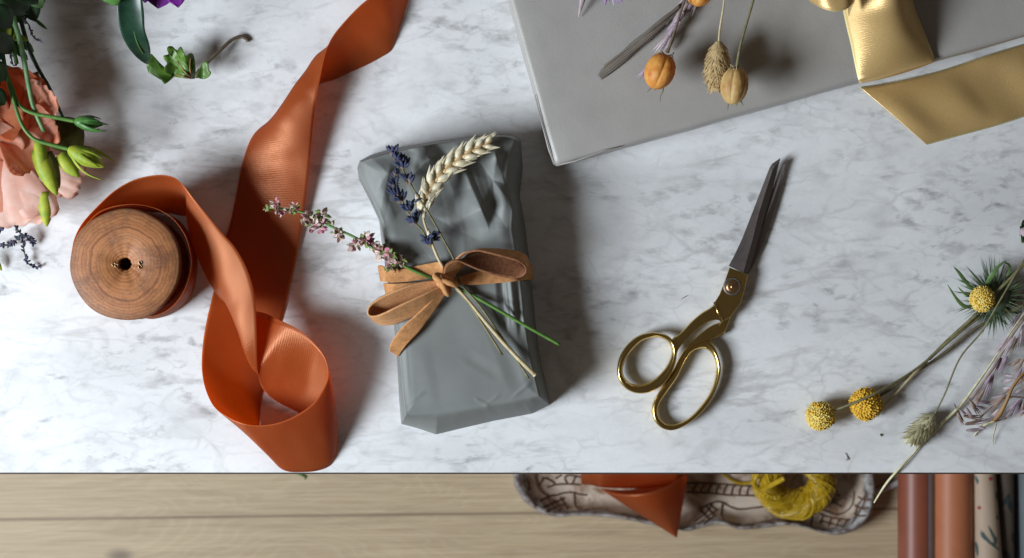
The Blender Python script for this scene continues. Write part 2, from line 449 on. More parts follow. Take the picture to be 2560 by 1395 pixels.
M['roll_gloss'] = m_paper('brick_roll', (.30, .090, .050), (.25, .075, .045), .42, .05)
M['roll_terra'] = m_paper('terracotta_roll', (.52, .185, .085), (.46, .15, .065), .5, .08)
M['roll_cream'] = m_paper('cream_roll', (.52, .40, .29), (.47, .35, .25), .6, .08)
M['roll_brown'] = m_paper('brown_roll', (.115, .085, .06), (.09, .066, .05), .6, .08)
M['roll_black'] = m_paper('black_roll', (.012, .012, .012), (.008, .008, .008), .5, .08)
M['roll_grey'] = m_paper('blue_grey_roll', (.17, .20, .21), (.14, .165, .175), .5, .08)
M['roll_lining'] = m_paper('lining', (.30, .33, .37), (.26, .29, .33), .5, .05)  # colour of the bluish sheen painted on the brick roll
M['print_green'] = simple('print_green', (.055, .105, .10), (.035, .075, .07), 200, .7)
M['print_red'] = simple('print_red', (.36, .03, .03), (.28, .02, .02), 200, .7)
M['print_dark'] = simple('print_dark', (.02, .035, .035), (.015, .025, .025), 200, .7)
M['dark'] = simple('dark_hollow', (.012, .008, .006), (.006, .004, .003), 200, .9)
M['white_plastic'] = simple('white_plastic', (.62, .60, .60), (.58, .56, .56), 200, .4)
M['underframe'] = simple('table_underframe', (.05, .035, .025), (.03, .02, .015), 60, .7)

# ------------------------------------------------------------------ setting: floor and marble top
bm = bmesh.new()
grid(bm, [[Vector((-2.2 + 4.4 * i / 4, -1.8 + 3.4 * j / 4, FZ / 1000)) for i in range(5)] for j in range(5)])
tag(obj('floor', bm, M['floor']), 'pale oak plank floor below the marble table edge', 'floor', kind='structure')

bm = bmesh.new()
ye = P(0, 1182).y
prism(bm, [(1280 + s * 2600, y) for s, y in ((-1, 1182), (1, 1182), (1, -1100), (-1, -1100))], 0, -22, bevel=.0012)
slab = tag(obj('marble_tabletop', bm, M['marble'], smooth=False), 'white marble tabletop with grey veins under all the craft things', 'tabletop', kind='structure')
bm = bmesh.new(); prism(bm, [(1280 + s * 2600, y) for s, y in ((-1, 1185.2), (1, 1185.2), (1, -1100), (-1, -1100))], -22.4, -50); obj('underboard', bm, M['underframe'], slab, smooth=False)

# ------------------------------------------------------------------ wooden spool
SPT = 55.0
c = P(312, 660, SPT); sx, sy = c.x, c.y
def disc(bm, cx, cy, r, z0, z1, hole=0.0, wob=0.0, seg=96, bev=.0012, seed=0):
    prof = [(hole, z0), (r - bev, z0), (r, z0 + bev), (r, z1 - bev), (r - bev * .35, z1 - bev * .35), (r - bev, z1), (r * .55, z1), (hole * 1.25, z1), (hole, z1 - bev)]
    rows = []
    for k in range(seg):
        a = 2 * math.pi * k / seg
        w = 1 + wob * mnoise.noise((math.cos(a) * 1.6 + seed, math.sin(a) * 1.6, 3.1))
        wh = 1 + .16 * mnoise.noise((math.cos(a) * 2.5 + 9, math.sin(a) * 2.5, 1.1))
        rows.append([Vector((cx + math.cos(a) * q * (w if q > hole * 1.3 else wh), cy + math.sin(a) * q * (w if q > hole * 1.3 else wh), z)) for q, z in prof])
    rows.append(rows[0]); rows = [r + [r[0]] for r in rows]
    grid(bm, rows, uv=False); bmesh.ops.remove_doubles(bm, verts=bm.verts, dist=1e-6)
sr = 139 / PXM * (D - SPT / 1000) / D
spool = thing('ribbon_spool', 'round wooden ribbon spool with tree rings and a small centre hole', 'spool', (sx, sy, 0))
M['slice'] = m_woodslice(c)
bm = bmesh.new(); disc(bm, sx, sy, sr, .0465, .055, hole=.0042, wob=.035)
for e in bm.edges: e.smooth = True
top = obj('top_disc', bm, M['slice'], spool)
bm = bmesh.new(); disc(bm, sx, sy, .020, .008, .0463, hole=.0064); obj('core', bm, M['slice'], spool)
bm = bmesh.new(); disc(bm, sx, sy, sr * .90, 0.0004, .008, hole=.006, wob=.02); obj('bottom_disc', bm, M['slice'], spool)
bm = bmesh.new(); disc(bm, sx, sy, .0060, .0010, .036, hole=.001); obj('hole_plug', bm, M['groove'], spool)
for i, (x, y) in enumerate(((284, 661), (291, 664), (351, 657), (350, 667))):
    bm = bmesh.new(); q = P(x, y, SPT + .3)
    a = [q + Vector((math.cos(t) * .0011, math.sin(t) * .0011, 0)) for t in [2 * math.pi * k / 14 for k in range(14)]]
    tube(bm, a, .00035, 6, closed=True); tube(bm, [q + Vector((0, 0, -.0006)), q + Vector((0, 0, -.0002))], .0009, 10, mi=1)
    obj('eyelet', bm, [M['bronze'], M['dark']], top)

# ------------------------------------------------------------------ the long orange satin ribbon, one continuous strip
S = []
# loose coil round the spool (R = top edge, L = bottom edge), clockwise in the picture
coil = [((330, 797, 47), (362, 797, 2)), ((290, 795, 47), (330, 795, 2)), ((235, 770, 47), (275, 775, 2)), ((193, 725, 47), (236, 735, 2)), ((178, 660, 47), (222, 675, 2)),
        ((190, 600, 47), (234, 610, 2)), ((236, 539, 48), (278, 553, 2)), ((282, 517, 48), (325, 528, 2)), ((339, 511, 49), (377, 523, 2)), ((391, 522, 49), (423, 537, 2)),
        ((431, 546, 49), (460, 565, 2)), ((460, 584, 49), (484, 610, 2)), ((474, 624, 48), (493, 650, 2)), ((478, 662, 47), (490, 700, 2)), ((468, 708, 47), (477, 738, 2)),
        ((447, 748, 47), (455, 766, 2)), ((415, 778, 46), (425, 786, 2)), ((370, 793, 46), (382, 797, 2)), ((320, 790, 46), (350, 792, 2))]
bmr = bmesh.new(); grid(bmr, ribbon_rows(coil, 5, 10))
S = [((178, 640, 44), (214, 650, 3)), ((186, 598, 45), (222, 606, 2)), ((205, 560, 46), (238, 568, 1)), ((240, 520, 47), (272, 545, .5)), ((285, 478, 50), (318, 532, .5)), ((335, 450, 50), (368, 530, .5)),
     ((390, 438, 50), (418, 533, .5)), ((430, 442, 49), (449, 538, 2)), ((455, 460, 47), (466, 500, 27), (474, 546, 6)), ((480, 492, 46), (466, 535, 28), (482, 590, 8)),
     ((515, 535, 44), (482, 585, 27), (494, 642, 9)), ((551, 578, 42), (521, 636, 30), (520, 700, 12)), ((590, 622, 41), (552, 690, 32), (550, 745, 15)),
     ((620, 680, 40), (572, 755, 30), (580, 765, 15)), ((637, 744, 38), (592, 820, 30), (622, 775, 15)), ((642, 836, 34), (612, 878, 26), (662, 783, 18)),
     ((643, 905, 27), (638, 912, 22), (692, 797, 28)), ((650, 955, 16), (670, 900, 24), (718, 809, 33)), ((668, 985, 7), (705, 915, 22), (746, 824, 36)),
     ((700, 1008, 2), (742, 925, 20), (775, 848, 38)), ((735, 1026, .5), (775, 940, 19), (797, 872, 39)), ((775, 1048, .5), (807, 965, 21), (811, 893, 40)), ((812, 1070, .5), (828, 990, 22), (819, 918, 40)),
     ((838, 1095, .5), (838, 1012, 23), (819, 945, 40)), ((843, 1125, .5), (834, 1040, 24), (806, 975, 40)), ((828, 1160, .5), (812, 1075, 24), (783, 1008, 40)),
     ((795, 1176, .5), (772, 1098, 24), (745, 1036, 40)), ((750, 1180, .5), (725, 1110, 24), (700, 1056, 40)), ((715, 1177, .5), (682, 1112, 24), (650, 1064, 39)),
     ((690, 1160, .5), (645, 1108, 24), (605, 1058, 38)), ((668, 1125, .5), (612, 1082, 21), (567, 1041, 35)), ((652, 1085, .5), (583, 1050, 17), (535, 1016, 32)),
     ((650, 1045, .5), (570, 1020, 13), (514, 972, 29)), ((653, 1005, .5), (572, 975, 11), (505, 922, 25)), ((662, 960, .5), (582, 915, 10), (507, 862, 20)),
     ((676, 900, .5), (596, 855, 7), (517, 800, 15)), ((692, 845, .5), (612, 800, 5), (530, 745, 11)), ((706, 795, .6), (628, 740, 4), (545, 680, 7)), ((722, 732, 1), (642, 670, 3), (558, 612, 3)),
     ((742, 645, 2), (660, 605, 3), (575, 560, 1.2)), ((758, 545, 5), (675, 520, 5), (590, 490, 1)), ((771, 430, 10), (690, 420, 9), (606, 408, 1)), ((779, 345, 16), (705, 345, 17), (632, 340, 2)),
     ((786, 278, 22), (716, 272, 20), (676, 300, 2)), ((792, 240, 26), (738, 215, 20), (728, 262, 1)), ((799, 200, 28), (763, 178, 18), (768, 236, .5)), ((808, 155, 29), (790, 142, 17), (800, 210, .5)),
     ((820, 115, 29), (826, 128, 16), (838, 198, .5)), ((834, 88, 28), (860, 118, 15), (872, 182, .5)), ((852, 65, 28), (888, 100, 14), (915, 163, .5)), ((876, 38, 27), (920, 80, 14), (952, 143, .5)),
     ((900, 14, 27), (948, 58, 14), (977, 126, .5)), ((925, -8, 26), (972, 34, 14), (990, 98, .5)), ((950, -45, 26), (990, -10, 13), (1005, 50, .5)), ((978, -90, 24), (1010, -60, 12), (1024, -8, .5)), ((1005, -150, 20), (1035, -125, 10), (1048, -80, .5))]
RW = ribbon_rows(S, 8, 22)
for r in RW:
    for j, p in enumerate(r):
        t_ = j / (len(r) - 1); p.z += max(0, 0.0014 * (mnoise.noise((p.x * 26, p.y * 26, 4)) + .45 * mnoise.noise((p.x * 75, p.y * 75, 9)) + .25)) * math.sin(math.pi * t_) ** .6
grid(bmr, RW)
rib = obj('satin_ribbon', bmr, M['orange'], None, solid=.00035)
tag(rib, 'long burnt orange satin ribbon unwinding from the wooden spool and curling across the marble', 'ribbon')

# ------------------------------------------------------------------ wrapped gift
GH = 46.0
def gift():
    topE = [(899, 402), (925, 388), (975, 373), (1060, 358), (1160, 344), (1250, 336), (1286, 339), (1302, 352)]
    rightE = [(1302, 352), (1307, 420), (1299, 490), (1312, 560), (1322, 640), (1330, 720), (1338, 800), (1347, 880), (1364, 955), (1374, 1012)]
    botE = [(1003, 1060), (1042, 1070), (1090, 1086), (1140, 1074), (1230, 1053), (1330, 1034), (1374, 1012)]
    leftE = [(899, 402), (893, 420), (898, 450), (922, 495), (948, 552), (953, 600), (968, 700), (984, 800), (993, 900), (998, 1000), (1003, 1060)]
    inT = [(905, 405), (938, 393), (1060, 365), (1160, 351), (1250, 342), (1287, 349)]
    inR = [(1287, 349), (1268, 392), (1262, 440), (1279, 510), (1277, 570), (1291, 650), (1300, 720), (1309, 800), (1322, 880), (1335, 940), (1346, 988)]
    inB = [(1015, 1037), (1090, 1030), (1180, 1018), (1265, 1003), (1346, 988)]
    inL = [(905, 405), (906, 440), (934, 498), (959, 556), (965, 620), (977, 710), (991, 800), (1000, 890), (1008, 985), (1015, 1037)]
    NU, NV = 190, 270
    oT, oB, oL, oR = resample(topE, NU), resample(botE, NU), resample(leftE, NV), resample(rightE, NV)
    T, B, L, R = resample(cr(inT, 6), NU), resample(cr(inB, 6), NU), resample(cr(inL, 6), NV), resample(cr(inR, 6), NV)
    #          x1   y1    x2    y2   wl  wr  height   (wl: px to the left of the line's direction)
    creases = [(1061, 362, 1072, 400, 34, 12, 5.0), (1066, 384, 1086, 356, 16, 16, -4.5), (1140, 360, 1162, 380, 30, 12, 4.0), (1018, 366, 1030, 400, 24, 20, -2.5),
               (1166, 437, 1203, 524, 14, 60, 5.5), (1130, 560, 1203, 522, 26, 40, 2.2), (1203, 524, 1272, 560, 40, 26, 2.0), (1240, 392, 1277, 512, 10, 52, 7.0), (1262, 380, 1290, 500, 26, 18, -9.0),
               (1290, 345, 1250, 395, 10, 22, 5.0), (952, 527, 972, 430, 30, 14, 3.8), (925, 392, 968, 432, 24, 30, 3.0), (970, 432, 1010, 520, 34, 30, -3.2), (955, 528, 1060, 528, 18, 60, -1.8),
               (1080, 540, 1142, 574, 30, 22, -2.2), (1142, 574, 1270, 566, 22, 34, -1.6), (1090, 420, 1110, 520, 34, 40, -3.0), (1205, 400, 1225, 470, 34, 24, -3.2),
               (1255, 700, 1262, 790, 9, 20, -5.0), (1276, 700, 1284, 780, 14, 9, 3.4), (1296, 690, 1300, 800, 10, 10, -4.0), (1235, 800, 1290, 940, 40, 34, -1.8), (1190, 735, 1270, 760, 14, 14, 1.6),
               (1010, 1040, 1090, 1084, 12, 9, 2.2),
               (985, 640, 1000, 690, 20, 14, -1.6), (1195, 1000, 1218, 1012, 6, 10, 1.2), (1215, 1012, 1240, 992, 6, 9, 1.0), (1020, 1005, 1050, 985, 5, 12, 1.0), (1290, 985, 1320, 960, 6, 10, 1.5), (1060, 905, 1075, 1000, 30, 40, .8), (1180, 900, 1230, 930, 26, 20, -.8), (1010, 850, 1018, 960, 10, 14, 1.0), (1040, 600, 1075, 650, 30, 30, -1.3), (1305, 560, 1318, 690, 10, 8, 2.5), (1320, 760, 1352, 960, 8, 9, 2.5), (1262, 430, 1300, 470, 10, 10, 3.5), (1275, 405, 1305, 425, 10, 9, 3.2)]
    FP = [(1061,365,3),(1072,398,4.5),(1087,360,-3),(1040,384,0),(1000,402,1),(970,432,3.5),(952,527,1.5),(938,480,2),(1010,520,-2.5),(1020,450,-1),(1100,420,-2.5),(1130,485,-3.5),(1166,437,2.5),(1203,522,6),(1178,470,1),(1148,548,-1),(1142,574,-1.8),(1080,540,-2.5),(1045,598,-.4),(1232,450,-2.5),(1242,396,5),(1277,508,6.5),(1238,525,-.5),(1222,572,1.2),(1268,572,2),(1275,610,0),(1160,632,0),(1060,650,0),(980,632,0),(1144,362,2.5),(1160,384,3.5),(1168,398,-1.5),(1200,405,-2),(1118,388,-1.2),(1290,355,2),(1302,430,-2),(1292,468,-5),(1268,430,-3),(925,392,1),(905,420,0),(1310,560,1),(1320,640,0),(960,580,.6),(1015,372,.5),(1220,360,0),(1190,345,1),(1095,600,-.8),(1195,600,-.6),
          (880,330,0),(1330,320,0),(1345,700,0),(940,700,0),(1130,690,0),(1250,690,0)]
    _r0 = random.Random(77)
    FP = [(p[0], p[1], p[2] * 1.05) for p in FP]
    for _k in range(60):
        x, y = _r0.uniform(895, 1325), _r0.uniform(335, 690)
        if min((x - p[0]) ** 2 + (y - p[1]) ** 2 for p in FP) < 40 ** 2: continue
        w_ = [(1 / ((x - p[0]) ** 2 + (y - p[1]) ** 2 + 1), p[2]) for p in FP]; s_ = sum(q for q, _ in w_)
        FP.append((x, y, sum(q * h for q, h in w_) / s_ + _r0.uniform(-1, 1) * .6 * max(.25, min(1, (640 - y) / 160))))
    from mathutils.geometry import delaunay_2d_cdt
    tv, _, tf, *_r = delaunay_2d_cdt([Vector(p[:2]) for p in FP], [], [], 0, .01)
    hv = [min(FP, key=lambda p: (p[0]-v.x)**2 + (p[1]-v.y)**2)[2] for v in tv]
    tris = []
    for f_ in tf:
        A_, B_, C_ = (tv[i] for i in f_); dt = (B_.y-C_.y)*(A_.x-C_.x) + (C_.x-B_.x)*(A_.y-C_.y)
        if abs(dt) > 1e-6: tris.append((A_, B_, C_, dt, [hv[i] for i in f_], min(A_.x,B_.x,C_.x), max(A_.x,B_.x,C_.x), min(A_.y,B_.y,C_.y), max(A_.y,B_.y,C_.y)))
    def facet(x, y):
        if y > 702: return 0
        for A_, B_, C_, dt, hh, x0, x1, y0, y1 in tris:
            if x < x0 or x > x1 or y < y0 or y > y1: continue
            l1 = ((B_.y-C_.y)*(x-C_.x) + (C_.x-B_.x)*(y-C_.y)) / dt; l2 = ((C_.y-A_.y)*(x-C_.x) + (A_.x-C_.x)*(y-C_.y)) / dt; l3 = 1-l1-l2
            if l1 >= -1e-4 and l2 >= -1e-4 and l3 >= -1e-4: return l1*hh[0] + l2*hh[1] + l3*hh[2]
        return 0
    KER = [(r_ * math.cos(q_ * math.pi / 3 + r_), r_ * math.sin(q_ * math.pi / 3 + r_), .045) for r_ in (7, 14) for q_ in range(6)]
    def relief(x, y, e):
        h = 0
        for x1, y1, x2, y2, a, c2, hh in creases:
            dx, dy = x2 - x1, y2 - y1; q = math.hypot(dx, dy); s = ((x - x1) * dx + (y - y1) * dy) / q; d = ((x - x1) * dy - (y - y1) * dx) / q
            w = a if d > 0 else c2
            if abs(d) > w or s < -q * .5 or s > q * 1.5: continue
            k = 1 if 0 <= s <= q else max(0, 1 - (-s if s < 0 else s - q) / (.5 * q)); f = 1 - abs(d) / w
            h += hh * k * (.30 if y < 640 else .5) * (f if y < 640 else f * f * (3 - 2 * f))
        fc = facet(x, y) * .46 + sum(w_ * facet(x + dx, y + dy) for dx, dy, w_ in KER)
        up = max(0, min(1, (660 - y) / 120))
        h += 1.6 * fc + mnoise.noise((x / 110, y / 110, .3)) * (.5 + .5 * up) + (.5 - abs(mnoise.noise((x / 40, y / 40, 2.3)))) * .2 * up
        h += (1 - up) * (.25 * mnoise.noise((x / 60, y / 120, 7.7)))
        return h * (.45 + .55 * e)
    bm = bmesh.new(); rows = []
    for jv in range(NV + 1):
        row = []
        for iu in range(NU + 1):
            u, v = iu / NU, jv / NV; t, q, l, r = T[iu], B[iu], L[jv], R[jv]
            x, y = [(1-v)*t[k] + v*q[k] + (1-u)*l[k] + u*r[k] - ((1-u)*(1-v)*T[0][k] + u*(1-v)*T[-1][k] + (1-u)*v*B[0][k] + u*v*B[-1][k]) for k in (0, 1)]
            e = min(1, u * 340 / 40, (1 - u) * 340 / 40, v * 640 / 40, (1 - v) * 640 / 40); e = e * e * (3 - 2 * e)
            row.append((x, y, GH - 1.6 * (1 - e) ** 2 + relief(x, y, e)))
        rows.append(row)
    grid(bm, [[P(*p) for p in r] for r in rows])
    per_i = rows[0][:-1] + [r[-1] for r in rows][:-1] + rows[-1][:0:-1] + [r[0] for r in rows][:0:-1]
    per_o = oT[:-1] + oR[:-1] + oB[:0:-1] + oL[:0:-1]
    ring = []; K = 14; n_ = len(per_i)
    for k in range(K + 1):
        f = k / K; row = []
        for m_, (pi, po) in enumerate(zip(per_i, per_o)):
            x, y = pi[0] + (po[0] - pi[0]) * f ** .9, pi[1] + (po[1] - pi[1]) * f ** .9
            h = pi[2] * (1 - f ** 1.7) + 4.2 * f * (1 - f) * mnoise.noise((pi[0] / 24, pi[1] / 24, f * 1.2)) * (1 if pi[0] > 1240 or pi[1] < 560 else .35)
            row.append(P(x, y, max(h, .15)))
        ring.append(row + [row[0]])
    grid(bm, ring); bmesh.ops.remove_doubles(bm, verts=bm.verts, dist=2e-6)
    return obj('wrapped_gift', bm, M['gift'], None)
tag(gift(), 'oblong gift wrapped in slate grey paper with crumpled end, tied with a brown suede bow', 'gift')

# ------------------------------------------------------------------ brown suede ribbon tied round the gift
sd = thing('suede_ribbon', 'narrow brown suede ribbon tied in a bow round the slate grey gift', 'ribbon', P(1112, 700, GH))
z = GH + 2.2
ribbon('band', [((946, 664, 12), (952, 702, 12)), ((950, 663, 34), (954, 703, 34)), ((957, 666, z - 2), (961, 704, z - 2)), ((972, 671, z), (976, 706, z)), ((1005, 672, z), (1008, 705, z)), ((1040, 665, z), (1048, 700, z)), ((1075, 658, z + 1), (1085, 695, z + 1)), ((1098, 655, z + 3), (1103, 692, z + 3)), ((1108, 664, z + 6), (1110, 696, z + 6))], M['suede'], sd, th=.0012)
ribbon('band', [((960, 708, 12), (966, 738, 12)), ((964, 708, 36), (970, 738, 36)), ((975, 709, z - 1), (980, 740, z - 1)), ((1010, 708, z + .5), (1010, 738, z + .5)), ((1060, 704, z + 1), (1060, 728, z + 1)), ((1100, 703, z + 3), (1100, 716, z + 3))], M['suede'], sd, th=.0012)
ribbon('band', [((1118, 698, z + 4), (1122, 712, z + 4)), ((1145, 693, z + 2), (1145, 713, z + 2)), ((1200, 677, z + 1), (1200, 711, z + 1)), ((1260, 664, z), (1262, 706, z)), ((1295, 661, z - 3), (1297, 702, z - 3)), ((1318, 661, 32), (1318, 700, 32)), ((1331, 662, 14), (1331, 699, 14))], M['suede'], sd, th=.0012)
ribbon('bow_loop', [((1106, 700, 60), (1120, 704, 58)), ((1108, 680, 66), (1132, 690, 54)), ((1112, 664, 72), (1146, 674, 54)), ((1124, 653, 74), (1158, 662, 54)), ((1142, 648, 74), (1162, 646, 55)), ((1165, 658, 72), (1172, 631, 57)), ((1200, 674, 70), (1195, 626, 58)), ((1245, 688, 68), (1232, 629, 58)), ((1282, 694, 67), (1270, 634, 58)),
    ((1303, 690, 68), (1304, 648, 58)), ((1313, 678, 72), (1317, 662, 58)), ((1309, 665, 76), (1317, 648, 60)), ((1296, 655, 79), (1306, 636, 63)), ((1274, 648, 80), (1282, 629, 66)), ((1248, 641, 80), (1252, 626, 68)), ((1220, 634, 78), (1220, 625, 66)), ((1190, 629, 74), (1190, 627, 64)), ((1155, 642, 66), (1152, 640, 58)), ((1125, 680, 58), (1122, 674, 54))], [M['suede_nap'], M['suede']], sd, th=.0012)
ribbon('bow_loop', [((1100, 703, 62), (1102, 716, 56)), ((1050, 708, 66), (1054, 742, 53)), ((1000, 724, 68), (1006, 764, 51)), ((958, 742, 67), (970, 786, 50)), ((932, 760, 66), (946, 792, 48)), ((922, 776, 66), (934, 796, 47)), ((925, 787, 66), (938, 801, 46)),
    ((940, 788, 67), (957, 809, 46)), ((962, 780, 69), (986, 807, 47)), ((1000, 761, 70), (1020, 794, 50)), ((1050, 738, 69), (1060, 774, 52)), ((1086, 721, 66), (1092, 742, 56)), ((1106, 712, 63), (1110, 724, 58))], [M['twill'], M['suede']], sd, th=.0012)
ribbon('tail', [((1103, 712, 60), (1116, 722, 60)), ((1094, 728, 60), (1110, 738, 55)), ((1072, 757, 58), (1088, 772, 52)), ((1040, 788, 57), (1066, 803, 51)), ((1012, 812, 56), (1046, 830, 51)), ((990, 838, 54), (1020, 857, 50)), ((976, 862, 50), (1004, 878, 46)), ((973, 876, 48), (996, 891, 44))], M['suede'], sd, th=.0012)
bm = bmesh.new()
kc = P(1112, 705, 63)
ellipsoid(bm, kc, (1, -.35, 0), .0062, .0054, seg=24, rings=16)
for k, (dx, dy, dz, ax) in enumerate(((-.0012, .0014, .0, (.5, .9, .25)), (.0014, -.0006, .0003, (.25, 1, -.1)), (.0002, -.0020, .0004, (.9, .35, .2)))):
    n = Vector(ax).normalized(); a = n.orthogonal().normalized(); b = n.cross(a)
    tube(bm, [kc + Vector((dx, dy, dz)) + (a * math.cos(t) + b * math.sin(t)) * (.0059 + .0003 * math.sin(3 * t + k)) for t in [2 * math.pi * i / 26 for i in range(26)]], .0021, 8, closed=True)
obj('knot', bm, M['suede'], sd)

# ------------------------------------------------------------------ sprigs tucked under the suede bow
def pts3(l, n=6): return [P(*q) for q in cr(l, n)]

def lavender(name, label, stem, whorls, end, group, seed):
    rnd = random.Random(seed)
    t = thing(name, label, 'lavender', P(*stem[len(stem) // 2]), group)
    bm = bmesh.new(); tube(bm, pts3(stem), [.0006, .0007, .0008], 8); obj('stem', bm, M['olive_stem'], t)
    for (x, y, zz, r, n, ang) in whorls:
        r *= .74; bm = bmesh.new(); q = P(x, y, zz)
        fw = Vector((math.cos(math.radians(ang)), math.sin(math.radians(ang)), .1)).normalized()
        for k in range(n):
            a = rnd.uniform(0, 2 * math.pi); n1 = fw.orthogonal().normalized(); n2 = fw.cross(n1)
            d = (fw * rnd.uniform(.35, 1.1) + (n1 * math.cos(a) + n2 * math.sin(a)) * rnd.uniform(.35, .9)).normalized()
            o = q + fw * rnd.uniform(-.3, .35) * r + (n1 * math.cos(a) + n2 * math.sin(a)) * r * .25
            ell = r * rnd.uniform(.55, .85)
            ellipsoid(bm, o + d * ell * .7, d, ell, ell * .34, 0, 7, 6, .25)
            ellipsoid(bm, o + d * ell * .05, d, ell * .38, ell * .30, 1, 6, 4)
        for k in range(3):
            a = rnd.uniform(0, 6.28); d = (Vector((math.cos(a), math.sin(a), rnd.uniform(-.2, .6)))).normalized()
            tube(bm, [q, q + d * r * .9], [.0006, .0002], 5, mi=1)
        obj('flower_whorl', bm, [M['lav'], M['lav_calyx']], t)
lavender('lavender_sprig', 'blue lavender sprig with the fuller flower spike, left of the other lavender on the gift',
    [(988, 440, 60), (996, 480, 61), (1015, 520, 61), (1035, 555, 60), (1055, 575, 58), (1075, 610, 54), (1098, 650, 52), (1125, 705, 51), (1180, 770, 51), (1256, 888, 50)],
    [(990, 438, 60, .0052, 12, 110), (985, 458, 60, .0060, 14, 120), (990, 484, 61, .0064, 16, 120), (1003, 497, 61, .0058, 14, 125), (1023, 523, 61, .0062, 15, 120), (1038, 552, 60, .0070, 20, 115), (1074, 604, 57, .0068, 18, 110), (1086, 596, 57, .0045, 5, 20)], None, 'lavender sprigs tied to the gift', 4)
lavender('lavender_sprig', 'blue lavender sprig with sparse whorls crossing in front of the wheat ear',
    [(983, 375, 60), (1000, 410, 62), (1020, 450, 65), (1045, 492, 69), (1070, 530, 67), (1090, 565, 62), (1112, 605, 58), (1135, 650, 54), (1150, 705, 52), (1200, 765, 51), (1262, 855, 50), (1322, 946, 50)],
    [(982, 380, 60, .0058, 14, 100), (990, 394, 60, .0050, 10, 95), (998, 402, 61, .0060, 14, 95), (1008, 414, 62, .0068, 18, 100), (1022, 452, 65, .0064, 15, 100), (1050, 494, 69, .0042, 4, 170), (1098, 580, 60, .0040, 5, 160)], None, 'lavender sprigs tied to the gift', 9)

def wheat():
    t = thing('wheat_ear', 'cream wheat ear with a thick straw stem tied across the gift', 'wheat', P(1110, 560, 56))
    stem = [(1055, 530, 60), (1062, 560, 60), (1074, 592, 57), (1095, 645, 54), (1130, 705, 52), (1165, 745, 51), (1220, 812, 51), (1280, 880, 51), (1337, 937, 51)]
    bm = bmesh.new(); tube(bm, pts3(stem), [.0007, .0008, .0009, .0010, .0011, .0012, .0013, .0014, .0015], 10)
    obj('stem', bm, M['straw'], t)
    bm = bmesh.new(); e = P(1337, 937, 51); d = (e - P(1325, 925, 51)).normalized()
    tube(bm, [e - d * .0004, e + d * .0008], [.0016, .0014], 12, mi=0); tube(bm, [e + d * .0003, e + d * .0010], .0009, 10, mi=1); obj('cut_end', bm, [M['wheat'], M['wheat_in']], t)
    axis = cr([(1053, 528, 60), (1056, 515, 61), (1066, 493, 61), (1080, 462, 62), (1103, 432, 62), (1132, 408, 62), (1163, 386, 62), (1194, 369, 62), (1222, 357, 61)], 8)
    rnd = random.Random(5); n = 10
    for i in range(n):
        u = .06 + .90 * i / (n - 1)
        a = Vector(P(*at(axis, u))); b = Vector(P(*at(axis, min(1, u + .05)))) if u < .95 else a + (a - Vector(P(*at(axis, u - .05))))
        f = (b - a).normalized(); s = Vector((-f.y, f.x, 0))
        sz = .0052 * (.55 + .55 * math.sin(math.pi * min(1, .15 + u * .72)))
        for sg in (1, -1):
            bm = bmesh.new()
            d = (f * .95 + s * sg * .42 + Vector((0, 0, .1))).normalized()
            o = a + s * sg * sz * .42 + f * (sz * .5 if sg > 0 else 0)
            ellipsoid(bm, o + d * sz * .45, d, sz * .82, sz * .40, 0, 10, 8, .45)
            ellipsoid(bm, o + d * sz * .2 + Vector((0, 0, -sz * .25)) + s * sg * sz * .25, (f + s * sg * .55).normalized(), sz * .95, sz * .36, 0, 8, 7, .5)
            ellipsoid(bm, o + d * sz * .1 - s * sg * sz * .3 + Vector((0, 0, -sz * .1)), f, sz * .8, sz * .28, 1, 7, 6, .4)
            for q in range(2):
                dd = (f + s * sg * rnd.uniform(.1, .5) + Vector((0, 0, rnd.uniform(-.1, .25)))).normalized()
                leaf_blade(bm, o + s * sg * sz * (.1 + .25 * q) + Vector((0, 0, sz * .12)), o + dd * sz * rnd.uniform(1.7, 2.1) + s * sg * sz * .25, sz * .55, (0, 0, 1), .04, -.3, n=5, mi=0, prof=lambda t: (1 - t) ** .8 * min(1, .4 + t * 3))
            tube(bm, [o + d * sz * 1.1, o + d * sz * 1.75 + s * sg * sz * .1], [.0003, .0001], 5, mi=0)
            obj('spikelet', bm, [M['wheat'], M['wheat_in']], t)
    for x, y, zz, dx, dy in ((1056, 510, 63, .3, 1), (1051, 520, 61, -.3, 1), (1060, 535, 60, .1, 1), (1073, 585, 58, -.3, 1)):
        bm = bmesh.new(); ellipsoid(bm, P(x, y, zz), (dx, dy, .1), .0040, .0016, 0, 8, 6, .5); obj('spikelet', bm, M['wheat'], t)
wheat()

